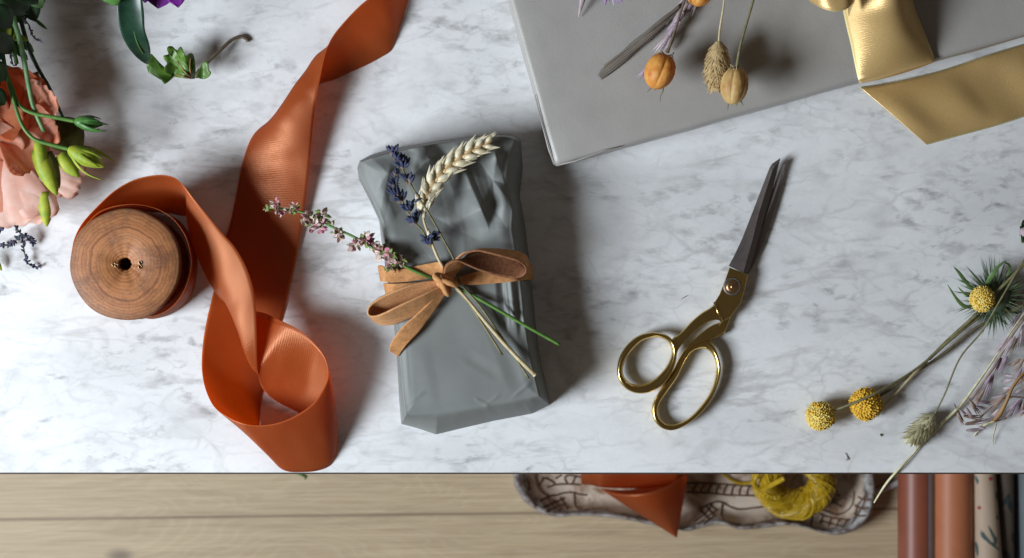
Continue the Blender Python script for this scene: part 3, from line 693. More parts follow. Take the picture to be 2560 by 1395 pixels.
def larkspur():
    rnd = random.Random(21)
    t = thing('larkspur_sprig', 'dried pink and white flower sprig reaching left from under the suede bow', 'dried flower', P(850, 570, 40))
    stem = [(662, 520, 44), (690, 520, 45), (725, 525, 45), (760, 533, 46), (800, 553, 47), (840, 572, 48), (880, 590, 49), (920, 612, 50), (960, 638, 51), (1010, 665, 50.5), (1060, 688, 50), (1110, 706, 50), (1150, 722, 50), (1220, 760, 51), (1310, 812, 50), (1400, 862, 50)]
    bm = bmesh.new(); tube(bm, pts3(stem), [.0007, .0008, .0009, .0010, .0011, .0012, .0012], 7, mi=0)
    obj('stem', bm, M['green_stem'], t)
    cl = [(664, 521, 45, .0034, 7, 2), (690, 508, 46, .0048, 9, 0), (705, 524, 46, .0050, 10, 0), (738, 514, 46, .0046, 8, 1), (730, 528, 46, .0042, 8, 2), (770, 545, 47, .0060, 14, 0), (785, 560, 47, .0062, 14, 0), (806, 540, 49, .0064, 14, 0), (800, 570, 47, .0052, 10, 0), (828, 558, 48, .0036, 5, 2), (846, 586, 48, .0056, 14, 0),
          (888, 612, 49, .0060, 14, 0), (915, 600, 51, .0062, 14, 0), (930, 615, 50, .0050, 10, 0), (955, 632, 52, .0060, 14, 0), (975, 645, 53, .0062, 14, 0), (995, 652, 53, .0058, 12, 0), (978, 662, 51, .0054, 10, 1), (1008, 655, 53, .0040, 6, 2)]
    for x, y, zz, r, n, kind in cl:
        q = P(x, y, zz); bm = bmesh.new(); r *= 1.0; n = int(n * 1.3)
        for k in range(n):
            a = rnd.uniform(0, 6.28); e = rnd.uniform(-.4, .9)
            d = Vector((math.cos(a) * math.cos(e), math.sin(a) * math.cos(e), math.sin(e)))
            o = q + d * r * rnd.uniform(.0, .4)
            nn = Vector((rnd.uniform(-1, 1), rnd.uniform(-1, 1), rnd.uniform(-1, 1)))
            if nn.cross(d).length < .1: nn = d.orthogonal()
            mi = rnd.choice({0: (0, 1, 1, 0, 1, 2, 2), 1: (1, 1, 0, 1, 2), 2: (2, 2, 1, 2)}[kind])
            leaf_blade(bm, o, o + d * r * rnd.uniform(.5, .95), r * rnd.uniform(.4, .8), nn, rnd.uniform(-.25, .25), rnd.uniform(-.5, .5), n=5, nv=4, mi=mi, ruffle=.08, seed=rnd.random())
        tube(bm, [q, P(*min(cr(stem, 4), key=lambda s: (s[0] - x) ** 2 + (s[1] - y) ** 2))], .0006, 5, mi=2)
        obj('blossom', bm, [M['lark_pink'], M['lark_white'], M['lark_green']], t, solid=.00012)
larkspur()

# ------------------------------------------------------------------ big grey box with its ribbons
BH = 40.0
def greybox():
    t = thing('gift_box', 'large flat grey cardboard box at the top of the marble', 'box', P(1390, 415, 0))
    c0 = P(1387, 415, BH)                        # near left corner of the lid
    ex = (P(2560, 88, BH) - c0).normalized(); ey = (P(1272, 0, BH) - c0).normalized()
    def loop(x0, y0, x1, y1, zz, r=0.0):
        return [c0 + ex * x + ey * y + Vector((0, 0, zz - BH / 1000)) for x, y in ((x0, y0), (x1, y0), (x1, y1), (x0, y1))]
    WX, WY = .43, .30
    def shell(ins, z0, z1, bev):
        bm = bmesh.new(); A = [bm.verts.new(p) for p in loop(ins, ins, WX - ins, WY - ins, z0)]; Bv = [bm.verts.new(p) for p in loop(ins, ins, WX - ins, WY - ins, z1)]
        bm.faces.new(A); bm.faces.new(list(reversed(Bv)))
        for i in range(4): bm.faces.new((A[i], Bv[i], Bv[(i + 1) % 4], A[(i + 1) % 4]))
        bmesh.ops.recalc_face_normals(bm, faces=bm.faces)
        bmesh.ops.bevel(bm, geom=[e for e in bm.edges], offset=bev, segments=4, affect='EDGES', profile=.5)
        return bm
    bm = shell(0, .012, BH / 1000, .0042)
    # soft dents and wrinkles of the wrapped paper along the edges
    bmesh.ops.subdivide_edges(bm, edges=[e for e in bm.edges if e.calc_length() > .05], cuts=40, use_grid_fill=True)
    for v in bm.verts:
        k = mnoise.noise((v.co.x * 16, v.co.y * 16, v.co.z * 30)); v.co += Vector((0, 0, 1)) * k * .0004
        k2 = mnoise.noise((v.co.x * 45, v.co.y * 45, v.co.z * 45)); v.co += Vector((ey.x, ey.y, 0)) * k2 * .0005 - Vector((ex.x, ex.y, 0)) * k2 * .0004
    obj('lid', bm, M['box'], t)
    obj('tray', shell(.0016, .0002, .0118, .0008), M['box'], t)
    # folded paper seam at the near corner
    bm = bmesh.new()
    q = c0 + Vector((0, 0, -.0012))
    tube(bm, [q + ex * .001 + ey * .0002 - Vector((0, 0, .001)), q + ex * .014 - ey * .0004 + Vector((0, 0, .0004)), q + ex * .034 + ey * .0012 + Vector((0, 0, .0014)), q + ex * .048 + ey * .0008 + Vector((0, 0, .001))], [.0002, .0007, .0006, .0002], 6)
    tube(bm, [q + ey * .001 - ex * .0002 - Vector((0, 0, .001)), q + ey * .012 - ex * .0008, q + ey * .03 - ex * .0006, q + ey * .05 + Vector((0, 0, .0008))], [.0002, .0007, .0005, .0002], 6)
    obj('paper_fold', bm, M['box'], t)
greybox()
b = BH
gs = thing('gold_ribbon', 'gold satin ribbon tied round the grey box, falling over its front edge', 'ribbon', P(2200, 60, BH))
ribbon('band', [((2100, -90, b + 8), (2215, -90, b + 40), (2270, -90, b + 14)), ((2102, -30, b + 7), (2218, -30, b + 38), (2275, -40, b + 10)), ((2107, 20, b + 6), (2220, 20, b + 34), (2285, 15, b + 8)), ((2116, 65, b + 5), (2226, 62, b + 28), (2302, 60, b + 6)), ((2127, 110, b + 4), (2234, 103, b + 22), (2318, 100, b + 5)),
    ((2136, 155, b + 2.5), (2236, 146, b + 14), (2331, 132, b + 3)), ((2143, 188, b + 1.4), (2240, 173, b + 7), (2336, 148, b + 2)), ((2147, 203, b + .6), (2242, 184, b + 2), (2337, 152, b + .4)), ((2150, 208, b - 6), (2246, 186, b - 5), (2337, 154, b - 6)), ((2153, 206, 18), (2250, 183, 17), (2337, 153, 18)), ((2153, 204, 4), (2250, 181, 4), (2337, 150, 4))], M['gold_satin'], gs, n=8, nv=24)
ribbon('bow_loop', [((2122, 40, b + 28), (2112, -60, b + 30)), ((2128, 22, b + 42), (2125, -70, b + 42)), ((2136, 2, b + 52), (2140, -80, b + 54)), ((2120, 20, b + 58), (2120, -85, b + 64)), ((2095, 29, b + 58), (2090, -85, b + 66)), ((2068, 25, b + 56), (2050, -80, b + 66)), ((2042, 14, b + 52), (2030, -75, b + 62)), ((2022, 0, b + 46), (2010, -70, b + 56)), ((2012, -22, b + 36), (2005, -75, b + 44)), ((2030, -30, b + 24), (2030, -90, b + 26)), ((2110, -20, b + 24), (2110, -90, b + 24))], M['gold_satin'], gs, n=8, nv=14)
gt = ribbon('gold_ribbon', [((2150, 218, .8), (2234, 290, 4.5), (2317, 362, 1.2)), ((2190, 213, 1.2), (2267, 283, 7), (2345, 354, 1)), ((2260, 200, 2.5), (2320, 270, 5.5), (2400, 339, .8)), ((2340, 180, 1), (2400, 250, 9), (2470, 320, .8)), ((2400, 161, 1), (2450, 231, 6), (2510, 308, 2.5)), ((2460, 141, 2.8), (2510, 209, 5), (2565, 290, 1)), ((2530, 119, 1), (2580, 187, 8), (2630, 269, 1)), ((2600, 98, 1), (2650, 165, 4), (2700, 250, 1)), ((2720, 60, 1), (2770, 130, 3), (2820, 215, 1))], M['gold_satin'], None, n=8, nv=18)
tag(gt, 'loose gold satin ribbon end with a slanted cut lying flat on the marble', 'ribbon')

# ------------------------------------------------------------------ dried things on the grey box
def pod(label, mat, cx, cy, zz, r_px, stem, tails, seed, group='papery seed pods on the grey box', squash=1.15, smat='olive_stem'):
    t = thing('seed_pod', label, 'seed pod', P(cx, cy, BH), group)
    q = P(cx, cy, zz); r = r_px / PXM * (D - zz / 1000) / D
    st0 = P(*stem[-1]); ax = (q - st0).normalized()
    n1 = (Vector((0, 0, 1)) - ax * ax.z).normalized(); n2 = ax.cross(n1)
    bm = bmesh.new(); rows = []; rnd = random.Random(seed)
    for i in range(25):
        a = math.pi * i / 24; row = []
        for k in range(121):
            th = 2 * math.pi * k / 120
            w = math.sin(a) ** .85 * (1 - .17 * (1 - abs(math.sin(3.0 * th + .5 + seed)) ** .5) * math.sin(a) ** .7)
            w *= 1 + .035 * mnoise.noise((math.cos(th) * 4 + seed, math.sin(th) * 4, a * 4.5))
            x = -math.cos(a) * squash + (.10 * max(0, -math.cos(a)) ** 6)
            row.append(q + ax * (x * r) + (n1 * math.cos(th) + n2 * math.sin(th)) * (max(w, .002) * r))
        rows.append(row)
    grid(bm, rows); bmesh.ops.remove_doubles(bm, verts=bm.verts, dist=1e-6)
    obj('pod', bm, mat, t)
    bm = bmesh.new(); tube(bm, pts3(stem), [.0009, .0008, .0009, .0012], 7); obj('stem', bm, M[smat], t)
    for tl in tails:
        bm = bmesh.new(); tube(bm, pts3(tl), [.0006, .0004, .0002], 5); obj('tip', bm, M['olive_stem'], t)
    bm = bmesh.new()
    for k in range(7):
        a = rnd.uniform(0, 6.28); e = q - ax * r * (squash - .05) + (n1 * math.cos(a) + n2 * math.sin(a)) * r * .1
        d = (n1 * math.cos(a) + n2 * math.sin(a)) + ax * rnd.uniform(-.5, .6)
        tube(bm, [e, e + d * r * .3, e + d * r * .5 + ax * r * rnd.uniform(-.2, .3), e + d * r * .45 + ax * r * rnd.uniform(.1, .5)], [.0004, .0003, .0002], 5)
    obj('bract', bm, M['straw'], t)
zp = BH + 24
pod('deep orange papery seed pod with ribs on a bent stalk, nearer the box corner', M['pod'], 1650, 177, zp, 38, [(1725, -40, zp + 10), (1705, 20, zp + 7), (1688, 75, zp + 4), (1668, 132, zp + 1)],
    [[(1632, 212, zp - 2), (1625, 222, zp - 4), (1617, 230, zp - 5)], [(1640, 216, zp), (1637, 226, zp)], [(1658, 216, zp), (1656, 230, zp), (1651, 240, zp - 2), (1650, 254, zp - 3)], [(1622, 205, zp - 5), (1622, 213, zp - 6)]], 3, smat='brown_stem')
pod('pale tan papery seed pod beside the furry grass head', M['pod_tan'], 1836, 213, zp + 4, 35, [(1895, -40, zp + 8), (1872, 40, zp + 7), (1852, 110, zp + 6), (1842, 168, zp + 5)],
    [[(1822, 252, zp), (1820, 262, zp), (1819, 275, zp - 2)], [(1832, 257, zp), (1830, 263, zp)], [(1842, 257, zp), (1842, 265, zp)], [(1852, 252, zp), (1858, 265, zp)]], 8, squash=1.28)
pod('small orange seed pod mostly cut off by the picture edge', M['pod'], 1752, -28, zp + 2, 36, [(1800, -140, zp + 8), (1785, -100, zp + 6), (1765, -62, zp + 3)],
    [[(1740, 8, zp), (1747, 13, zp)], [(1752, 9, zp), (1757, 12, zp)]], 12)

def grasshead(label, mat, p0, p1, w, stem, n, seed, group=None, smat='straw', ln=.0042):
    t = thing('grass_head', label, 'dried grass', P(*p0), group)
    rnd = random.Random(seed); a, b = P(*p0), P(*p1); ax = (b - a).normalized(); L = (b - a).length
    n1 = (Vector((0, 0, 1)) - ax * ax.z).normalized(); n2 = ax.cross(n1); bm = bmesh.new()
    tube(bm, [a, b - ax * L * .15], [w * .10, w * .28, w * .24, w * .06], 10)
    for k in range(n):
        u = (k + .5) / n; th = k * 2.39996; rr = w * .34 * math.sin(math.pi * min(.97, .07 + .87 * u)) ** .75
        o = a + ax * (u * L * .92) + (n1 * math.cos(th) + n2 * math.sin(th)) * rr * .75
        d = (ax * rnd.uniform(.9, 1.3) + (n1 * math.cos(th) + n2 * math.sin(th)) * rnd.uniform(.5, 1.1)).normalized()
        leaf_blade(bm, o, o + d * ln * rnd.uniform(.8, 1.3), ln * .36, (n1 * math.cos(th) + n2 * math.sin(th)), .06, -.5, n=4, nv=2, prof=lambda t: max(.03, math.sin(math.pi * min(1, .12 + .88 * t)) ** .8))
    obj('seed_head', bm, mat, t)
    bm = bmesh.new(); tube(bm, pts3(stem), [.0006, .0007, .0008], 6); obj('stem', bm, M[smat], t)
grasshead('tan furry grass head hanging beside the pale tan pod', M['canary'], (1797, 104, zp), (1790, 224, zp - 8), .0235, [(1815, -40, zp + 6), (1808, 20, zp + 4), (1800, 70, zp + 1), (1797, 106, zp)], 430, 2, ln=.0056)

dl = thing('dried_leaf', 'long grey dried leaf blade lying across the grey box', 'leaf', P(1600, 110, BH))
bm = bmesh.new()
SL = [((1720, -20, b + 8), (1724, -14, b + 5), (1728, -6, b + 4)), ((1698, 12, b + 8), (1704, 20, b + 6), (1708, 28, b + 3)), ((1655, 44, b + 7), (1664, 54, b + 6), (1664, 64, b + 2)), ((1610, 82, b + 5), (1622, 90, b + 6), (1626, 100, b + 2)), ((1580, 105, b + 4), (1592, 116, b + 5), (1594, 125, b + 1.5)), ((1545, 138, b + 3), (1556, 146, b + 4), (1562, 156, b + 1)), ((1510, 165, b + 2), (1518, 174, b + 3), (1526, 184, b + 1)), ((1495, 188, b + 1), (1499, 194, b + 2), (1503, 199, b + .6))]
rows = ribbon_rows(SL, 5, 16)
for r in rows:
    for j, p in enumerate(r): p.z += .0005 * math.sin(j * 1.9)
grid(bm, rows); obj('blade', bm, M['grey_leaf'], dl, solid=.0003)
bm = bmesh.new(); grid(bm, ribbon_rows([((1700, 8, b + 8.5), (1704, 16, b + 8)), ((1640, 60, b + 8), (1644, 66, b + 7)), ((1570, 116, b + 5), (1573, 120, b + 5)), ((1502, 168, b + 3), (1506, 172, b + 3))], 5, 3)); obj('torn_edge', bm, M['grey_leaf'], dl, solid=.0003)

def spikelet(name, p0, p1, w, mat, parent, seed, awn=True):
    rnd = random.Random(seed); bm = bmesh.new(); a, b2 = P(*p0), P(*p1); ax = (b2 - a); L = ax.length; ax.normalize()
    sd_ = Vector((-ax.y, ax.x, 0)).normalized()
    ellipsoid(bm, a + ax * L * .36, ax, L * .36, w * .30, 0, 7, 8, .3)
    for s in (-1, 1, 0):
        d = (ax + sd_ * s * .09 + Vector((0, 0, .05 * rnd.uniform(-1, 1)))).normalized()
        leaf_blade(bm, a + sd_ * s * w * .12 + Vector((0, 0, w * .1)), a + d * L * rnd.uniform(.82, 1.0) + sd_ * s * w * .1, w * .62, Vector((0, 0, 1)) + sd_ * s * .5, .03, -.45, n=6, nv=3, prof=lambda t: max(.02, (1 - t) ** .75 * min(1, .35 + 3 * t)))
    return obj(name, bm, mat, parent)

ot = thing('oat_stalk', 'mauve dried oat stalk lying behind the deep orange pod', 'oat', P(1680, 60, BH))
bm = bmesh.new(); tube(bm, pts3([(1748, -40, b + 12), (1715, 20, b + 8), (1690, 70, b + 6), (1665, 130, b + 5)]), .0008, 6); obj('stem', bm, M['brown_stem'], ot)
for i, (x0, y0, x1, y1, w) in enumerate(((1722, -15, 1672, 72, 22), (1735, 0, 1690, 52, 20), (1708, 30, 1672, 82, 20), (1745, -10, 1722, 44, 18), (1690, 60, 1655, 112, 20), (1700, 55, 1668, 100, 18), (1675, 85, 1633, 136, 18), (1682, 92, 1660, 140, 16), (1618, 168, 1592, 200, 13), (1735, -25, 1745, 20, 18))):
    spikelet('spikelet', (x0, y0, b + 7 + i % 3 * 2), (x1, y1, b + 3), w / PXM, M['oat_purple'] if i % 3 else M['oat_mauve'], ot, i)

fb = thing('thistle_flower', 'purple thistle flower cut off at the top picture edge', 'flower', P(1525, -20, BH + 20))
bm = bmesh.new(); rnd = random.Random(6)
for k in range(90):
    a = math.radians(rnd.uniform(180, 360)); r0 = rnd.uniform(0, 18); o = P(1528 + r0 * math.cos(a), -38 - r0 * math.sin(a) * .4, b + rnd.uniform(10, 24)); L = rnd.uniform(30, 58)
    e = P(1528 + L * math.cos(a) * .85, -38 - L * math.sin(a), b + rnd.uniform(4, 26))
    leaf_blade(bm, o, e, .0014, (0, 0, 1), .05, -.3, n=4, nv=2)
obj('florets', bm, M['thistle'], fb)
fp = obj('dried_petal', (lambda bm: (leaf_blade(bm, P(1462, -30, b + 12), P(1446, 44, b + 2), 22 / PXM, (0, 0, 1), .05, -.4, n=8, prof=lambda t: max(.06, (1 - t) ** .9)), bm)[1])(bmesh.new()), M['oat_mauve'], None, solid=.0003)
tag(fp, 'pointed mauve dried petal at the top edge left of the thistle flower', 'petal')

# ------------------------------------------------------------------ scissors
def SC(l, ox=1500, oy=380, k=.5160): return [(ox + x * k, oy + y * k) for x, y in l]
sc = thing('scissors', 'dressmaking scissors with gold handles and dark blades lying open on the marble', 'scissors', P(1830, 716, 0))
def blade(name, left, ridge, right, z0, z1, z2, zb):
    bm = bmesh.new(); rows = []
    n = 24
    Lq, Rq, Gq = resample(left, n), resample(right, n), resample(ridge, n)
    for i in range(n + 1):
        l, g, r = Lq[i], Gq[i], Rq[i]
        a, m_, c_ = P(*l, z0), P(*g, z1), P(*r, z2)
        low = Vector((c_.x, c_.y, zb / 1000)); lo2 = Vector((a.x, a.y, zb / 1000))
        rows.append([a, a.lerp(m_, .5), m_, m_.lerp(c_, .5), c_, low, lo2, a])
    grid(bm, rows, uv=False); bmesh.ops.remove_doubles(bm, verts=bm.verts, dist=1e-6)
    bmesh.ops.holes_fill(bm, edges=[e for e in bm.edges if e.is_boundary])
    return obj(name, bm, M['steel'], sc, smooth=False)
blade('blade', SC([(905, 40), (893, 46), (870, 90), (845, 160), (770, 330), (650, 560)]), SC([(905, 41), (897, 60), (868, 150), (830, 260), (760, 420), (690, 575)]), SC([(905, 42), (900, 70), (872, 190), (822, 355), (778, 475), (723, 588)]), 4.6, 5.2, 3.4, 2.6)
blade('blade', SC([(874, 29), (828, 62), (760, 240), (690, 420), (650, 505), (625, 552)]), SC([(874, 30), (838, 82), (806, 180), (772, 290), (735, 440), (694, 585)]), SC([(874, 31), (866, 62), (836, 180), (800, 300), (760, 445), (717, 594)]), 7.6, 8.4, 6.6, 5.4)
bm = bmesh.new(); prism(bm, SC([(628, 559), (717, 594), (701, 670), (680, 735), (632, 801), (592, 823), (554, 731), (580, 690), (604, 630)]), 9.0, 5.6, bevel=.0006); up = obj('shank', bm, M['brass'], sc, smooth=False)
bm = bmesh.new(); prism(bm, SC([(700, 600), (690, 690), (634, 800), (601, 884), (543, 906), (500, 915), (520, 880), (588, 826), (600, 700)]), 5.5, 2.2, bevel=.0006); obj('shank', bm, M['brass'], sc, smooth=False)
# screw
bm = bmesh.new(); q = P(*SC([(640, 652)])[0], 9)
tube(bm, [q + Vector((0, 0, z_)) for z_ in (0, .0004, .0008, .0009)], [.0060, .0062, .0058, .0046], 40)
obj('screw_washer', bm, M['steel'], sc)
bm = bmesh.new(); tube(bm, [q + Vector((0, 0, z_)) for z_ in (.0006, .0014, .0020, .00205)], [.0046, .0044, .0032, .0022], 32); tube(bm, [q + Vector((0, 0, z_)) for z_ in (.0020, .0026, .0029)], [.0016, .0014, .0006], 20); obj('screw', bm, M['bronze'], sc)
# fluted washer rim
bm = bmesh.new()
for k in range(44):
    a = 2 * math.pi * k / 44; d = Vector((math.cos(a), math.sin(a), 0)); tube(bm, [q + d * .0052 + Vector((0, 0, .0007)), q + d * .0062 + Vector((0, 0, .0005))], .00028, 5)
obj('screw_rim', bm, M['steel'], sc)
def ring(name, outer, inner, zc, ht, seg=14):
    n = 90
    O, I = resample(cr(outer + [outer[0]], 8), n)[:-1], resample(cr(inner + [inner[0]], 8), n)[:-1]
    bm = bmesh.new(); rows = []
    for o, i in zip(O, I):
        a, b_ = P(*o, zc), P(*i, zc); m_ = (a + b_) / 2; h = (a - b_) / 2
        rows.append([m_ + h * (math.copysign(abs(math.cos(t)) ** .8, math.cos(t))) + Vector((0, 0, math.sin(t) * ht * (.75 + .25 * math.cos(t)))) for t in [2 * math.pi * k / seg for k in range(seg)]])
    rows.append(rows[0]); grid(bm, rows, uv=False, close=True); bmesh.ops.remove_doubles(bm, verts=bm.verts, dist=1e-6)
    return obj(name, bm, M['brass'], sc)
H2 = lambda l: [(1520 + x * .2652, 720 + y * .2652) for x, y in l]
r1o = H2([(420, 413), (300, 440), (190, 520), (110, 640), (82, 770), (100, 870), (165, 950), (260, 993), (370, 990), (470, 945), (560, 870), (610, 780), (645, 670), (640, 570), (610, 490), (540, 435)])
r1i = H2([(430, 465), (320, 500), (225, 590), (160, 690), (140, 785), (170, 860), (235, 905), (330, 905), (420, 870), (500, 800), (565, 710), (597, 620), (592, 560), (560, 505), (500, 473), (462, 464)])
r2o = H2([(960, 488), (1010, 560), (1045, 650), (1065, 760), (1045, 880), (1000, 1000), (920, 1130), (820, 1230), (720, 1300), (610, 1343), (510, 1325), (440, 1260), (412, 1170), (425, 1070), (490, 960), (570, 850), (640, 760), (690, 670), (740, 600), (830, 530)])
r2i = H2([(900, 568), (965, 605), (1005, 680), (1018, 770), (1000, 880), (960, 985), (890, 1090), (800, 1190), (710, 1255), (610, 1285), (530, 1265), (480, 1205), (475, 1130), (510, 1050), (580, 950), (650, 850), (690, 770), (730, 690), (780, 615), (840, 578)])
ring('finger_ring', r1o, r1i, 8, .0052); ring('finger_ring', r2o, r2i, 5.6, .0046)
def arm(name, outer, inner, z0, hh):
    bm = bmesh.new(); n = 26; O, I = resample(cr(outer, 6), n), resample(cr(inner, 6), n); rows = []
    for k, (o, i) in enumerate(zip(O, I)):
        a, b_ = P(*o, z0), P(*i, z0); m_ = (a + b_) / 2; h = (a - b_) / 2; r = []
        for t in [2 * math.pi * j / 16 for j in range(16)]:
            cs, sn = math.cos(t), math.sin(t)
            r.append(m_ + h * math.copysign(abs(cs) ** .5, cs) + Vector((0, 0, math.copysign(abs(sn) ** .7, sn) * hh - (.0011 * math.exp(-((cs + .15) / .22) ** 2) if sn > 0 else 0))))
        rows.append(r)
    grid(bm, rows, uv=False, close=True); bmesh.ops.holes_fill(bm, edges=[e for e in bm.edges if e.is_boundary]); return obj(name, bm, M['brass'], sc)
arm('arm', H2([(1000, 150), (970, 180), (880, 235), (790, 310), (720, 385), (660, 440), (610, 470), (600, 520)]), H2([(1066, 316), (1015, 300), (910, 335), (810, 410), (740, 480), (690, 540), (655, 600), (640, 680)]), 7.4, .0030)
arm('arm', H2([(1080, 325), (990, 345), (890, 410), (800, 490), (720, 580), (670, 660), (630, 740), (570, 850)]), H2([(1100, 415), (1040, 450), (975, 488), (900, 530), (820, 565), (760, 600), (715, 680), (640, 800)]), 4.8, .0026)
bm = bmesh.new(); tube(bm, [P(*H2([(1002, 132)])[0], 9.6), P(*H2([(1072, 318)])[0], 9.6)], .0009, 8); obj('shank_rib', bm, M['brass'], sc)

# ------------------------------------------------------------------ dried flowers at the right edge
def billy(label, cx, cy, zz, rpx, stem, mats, seed, n=420, srad=.0011, flat=1.0):
    t = thing('billy_button', label, 'dried flower', P(cx, cy, 0), 'yellow billy buttons at the right of the marble')
    q = P(cx, cy, zz); r = rpx / PXM * (D - zz / 1000) / D; rnd = random.Random(seed)
    bm = bmesh.new(); ellipsoid(bm, q, (0, 0, 1), r * .93, r * .93, 0, 24, 16)
    lop = rnd.uniform(0, 9)
    br = r * 3.0 / math.sqrt(n) * .62
    for k in range(n):
        y = 1 - 2 * (k + .5) / n; rr = math.sqrt(1 - y * y); a = k * 2.399963
        d = Vector((rr * math.cos(a), rr * math.sin(a), y))
        if d.z < -.5: continue
        d = (d + Vector((rnd.uniform(-1, 1), rnd.uniform(-1, 1), rnd.uniform(-1, 1))) * .03).normalized()
        ellipsoid(bm, q + d * r * (rnd.uniform(.88, .98) + .07 * mnoise.noise(d * 1.6 + Vector((lop, 0, 0)))), d, br * rnd.uniform(.9, 1.5), br * rnd.uniform(.6, 1.05), rnd.choice((0, 0, 1)), 6, 4)
    if flat != 1.0:
        for v in bm.verts: v.co.x = q.x + (v.co.x - q.x) * flat
    obj('flower_head', bm, [M[mats[0]], M[mats[1]]], t)
    for st, w, mt in stem:
        bm = bmesh.new(); tube(bm, pts3(st), w, 7); obj('stem', bm, M[mt], t)
billy('round pale yellow billy button, leftmost and lowest of the three', 2051, 1040, 11, 36, [([(2082, 1027, 13), (2115, 1015, 17), (2175, 990, 21.5), (2228, 962, 17), (2280, 930, 12), (2325, 895, 9), (2365, 855, 8), (2442, 785, 12), (2490, 732, 20), (2530, 692, 22), (2580, 640, 22)], [.0008, .0009, .0009, .0010, .0013, .0011, .0010], 'olive_stem')], ('yellow_pale', 'yellow'), 1)
billy('deep yellow billy button with another stem lying across it', 2165, 1010, 10, 40, [([(2200, 988, 8), (2230, 970, 6), (2275, 938, 5), (2330, 905, 5), (2380, 868, 5), (2440, 820, 5), (2500, 788, 6), (2540, 750, 8), (2590, 700, 10)], [.0013, .0012, .0011, .0010, .0012], 'brown_stem'), ([(2194, 1042, 3), (2215, 1010, 4), (2245, 978, 5), (2275, 945, 6), (2305, 915, 7), (2318, 902, 8)], [.0005, .0008, .0010, .0012], 'straw')], ('yellow', 'yellow'), 2)
billy('yellow billy button resting on the spiny green bracts', 2456, 747, 20, 33, [([(2480, 770, 14), (2520, 778, 12), (2548, 768, 12), (2580, 742, 12)], .0014, 'olive_stem'), ([(2462, 785, 9), (2430, 806, 9), (2380, 846, 8.5), (2345, 876, 8), (2322, 898, 8)], [.0010, .0012, .0013], 'olive_stem')], ('yellow_pale', 'yellow'), 3, n=380, flat=.92)

sh = thing('sea_holly', 'spiny green dried sea holly with a ruff of narrow bracts behind the yellow ball', 'dried flower', P(2490, 745, 0))
rnd = random.Random(14); bm = bmesh.new(); q = P(2484, 744, 9)
ellipsoid(bm, q, (0, 0, 1), .009, .012, 0, 14, 10)
for k in range(185):
    a = rnd.uniform(0, 6.283); e = rnd.uniform(-.25, .75); L = rnd.uniform(.012, .0225) * (1.12 if -1.0 < math.cos(a) < .2 else 1)
    d = Vector((math.cos(a) * math.cos(e), math.sin(a) * math.cos(e), math.sin(e) * .7)); o = q + d * .006
    leaf_blade(bm, o, o + d * L, rnd.uniform(.0010, .0021), (rnd.uniform(-.4, .4), rnd.uniform(-.4, .4), 1), rnd.uniform(-.06, .08), -.5, n=4, nv=2, mi=0 if rnd.random() < .75 else 1, prof=lambda t: max(.02, (1 - t) ** .9))
obj('spines', bm, [M['thistle_leaf'], M['spiny_green']], sh)
def bract(pts, w, mt='spiny_green'):
    bm = bmesh.new(); c_ = cr(pts, 6); rows = []
    for i, p in enumerate(c_):
        t = i / (len(c_) - 1); a = Vector(P(*p)); nx = Vector(P(*c_[min(i + 1, len(c_) - 1)])) - Vector(P(*c_[max(i - 1, 0)])); s = Vector((-nx.y, nx.x, 0)).normalized()
        ww = w * max(.03, math.sin(math.pi * min(1, .25 + .75 * t)) ** .9)
        rows.append([a - s * ww + Vector((0, 0, ww * .5)), a, a + s * ww + Vector((0, 0, ww * .5))])
    grid(bm, rows); return obj('bract', bm, M[mt], sh, solid=.0002)
bract([(2430, 722, 14), (2412, 702, 16), (2396, 680, 18), (2384, 667, 20)], .0013)
bract([(2428, 768, 9), (2408, 764, 10), (2390, 745, 12), (2368, 710, 14)], .0013)
bract([(2466, 712, 18), (2478, 690, 24), (2494, 668, 26), (2516, 650, 26)], .0016)
bract([(2516, 690, 16), (2524, 678, 18), (2522, 662, 20), (2508, 655, 22)], .0010)
bract([(2428, 742, 10), (2412, 735, 12), (2394, 716, 12)], .0009)
bract([(2490, 785, 8), (2505, 800, 7), (2520, 812, 5)], .0012)
bract([(2466, 788, 8), (2468, 800, 6), (2470, 815, 4)], .0010)
bract([(2525, 772, 8), (2545, 782, 6), (2556, 776, 6)], .0012)
grasshead('small pale grass head on a thin stalk at the right of the marble', M['canary_pale'], (2336, 1036, 9), (2278, 1100, 6), .0150, [(2336, 1036, 9), (2362, 985, 14), (2400, 895, 17), (2455, 828, 20), (2495, 760, 26), (2560, 650, 28), (2600, 590, 28)], 120, 17, None, 'olive_stem', .0075)

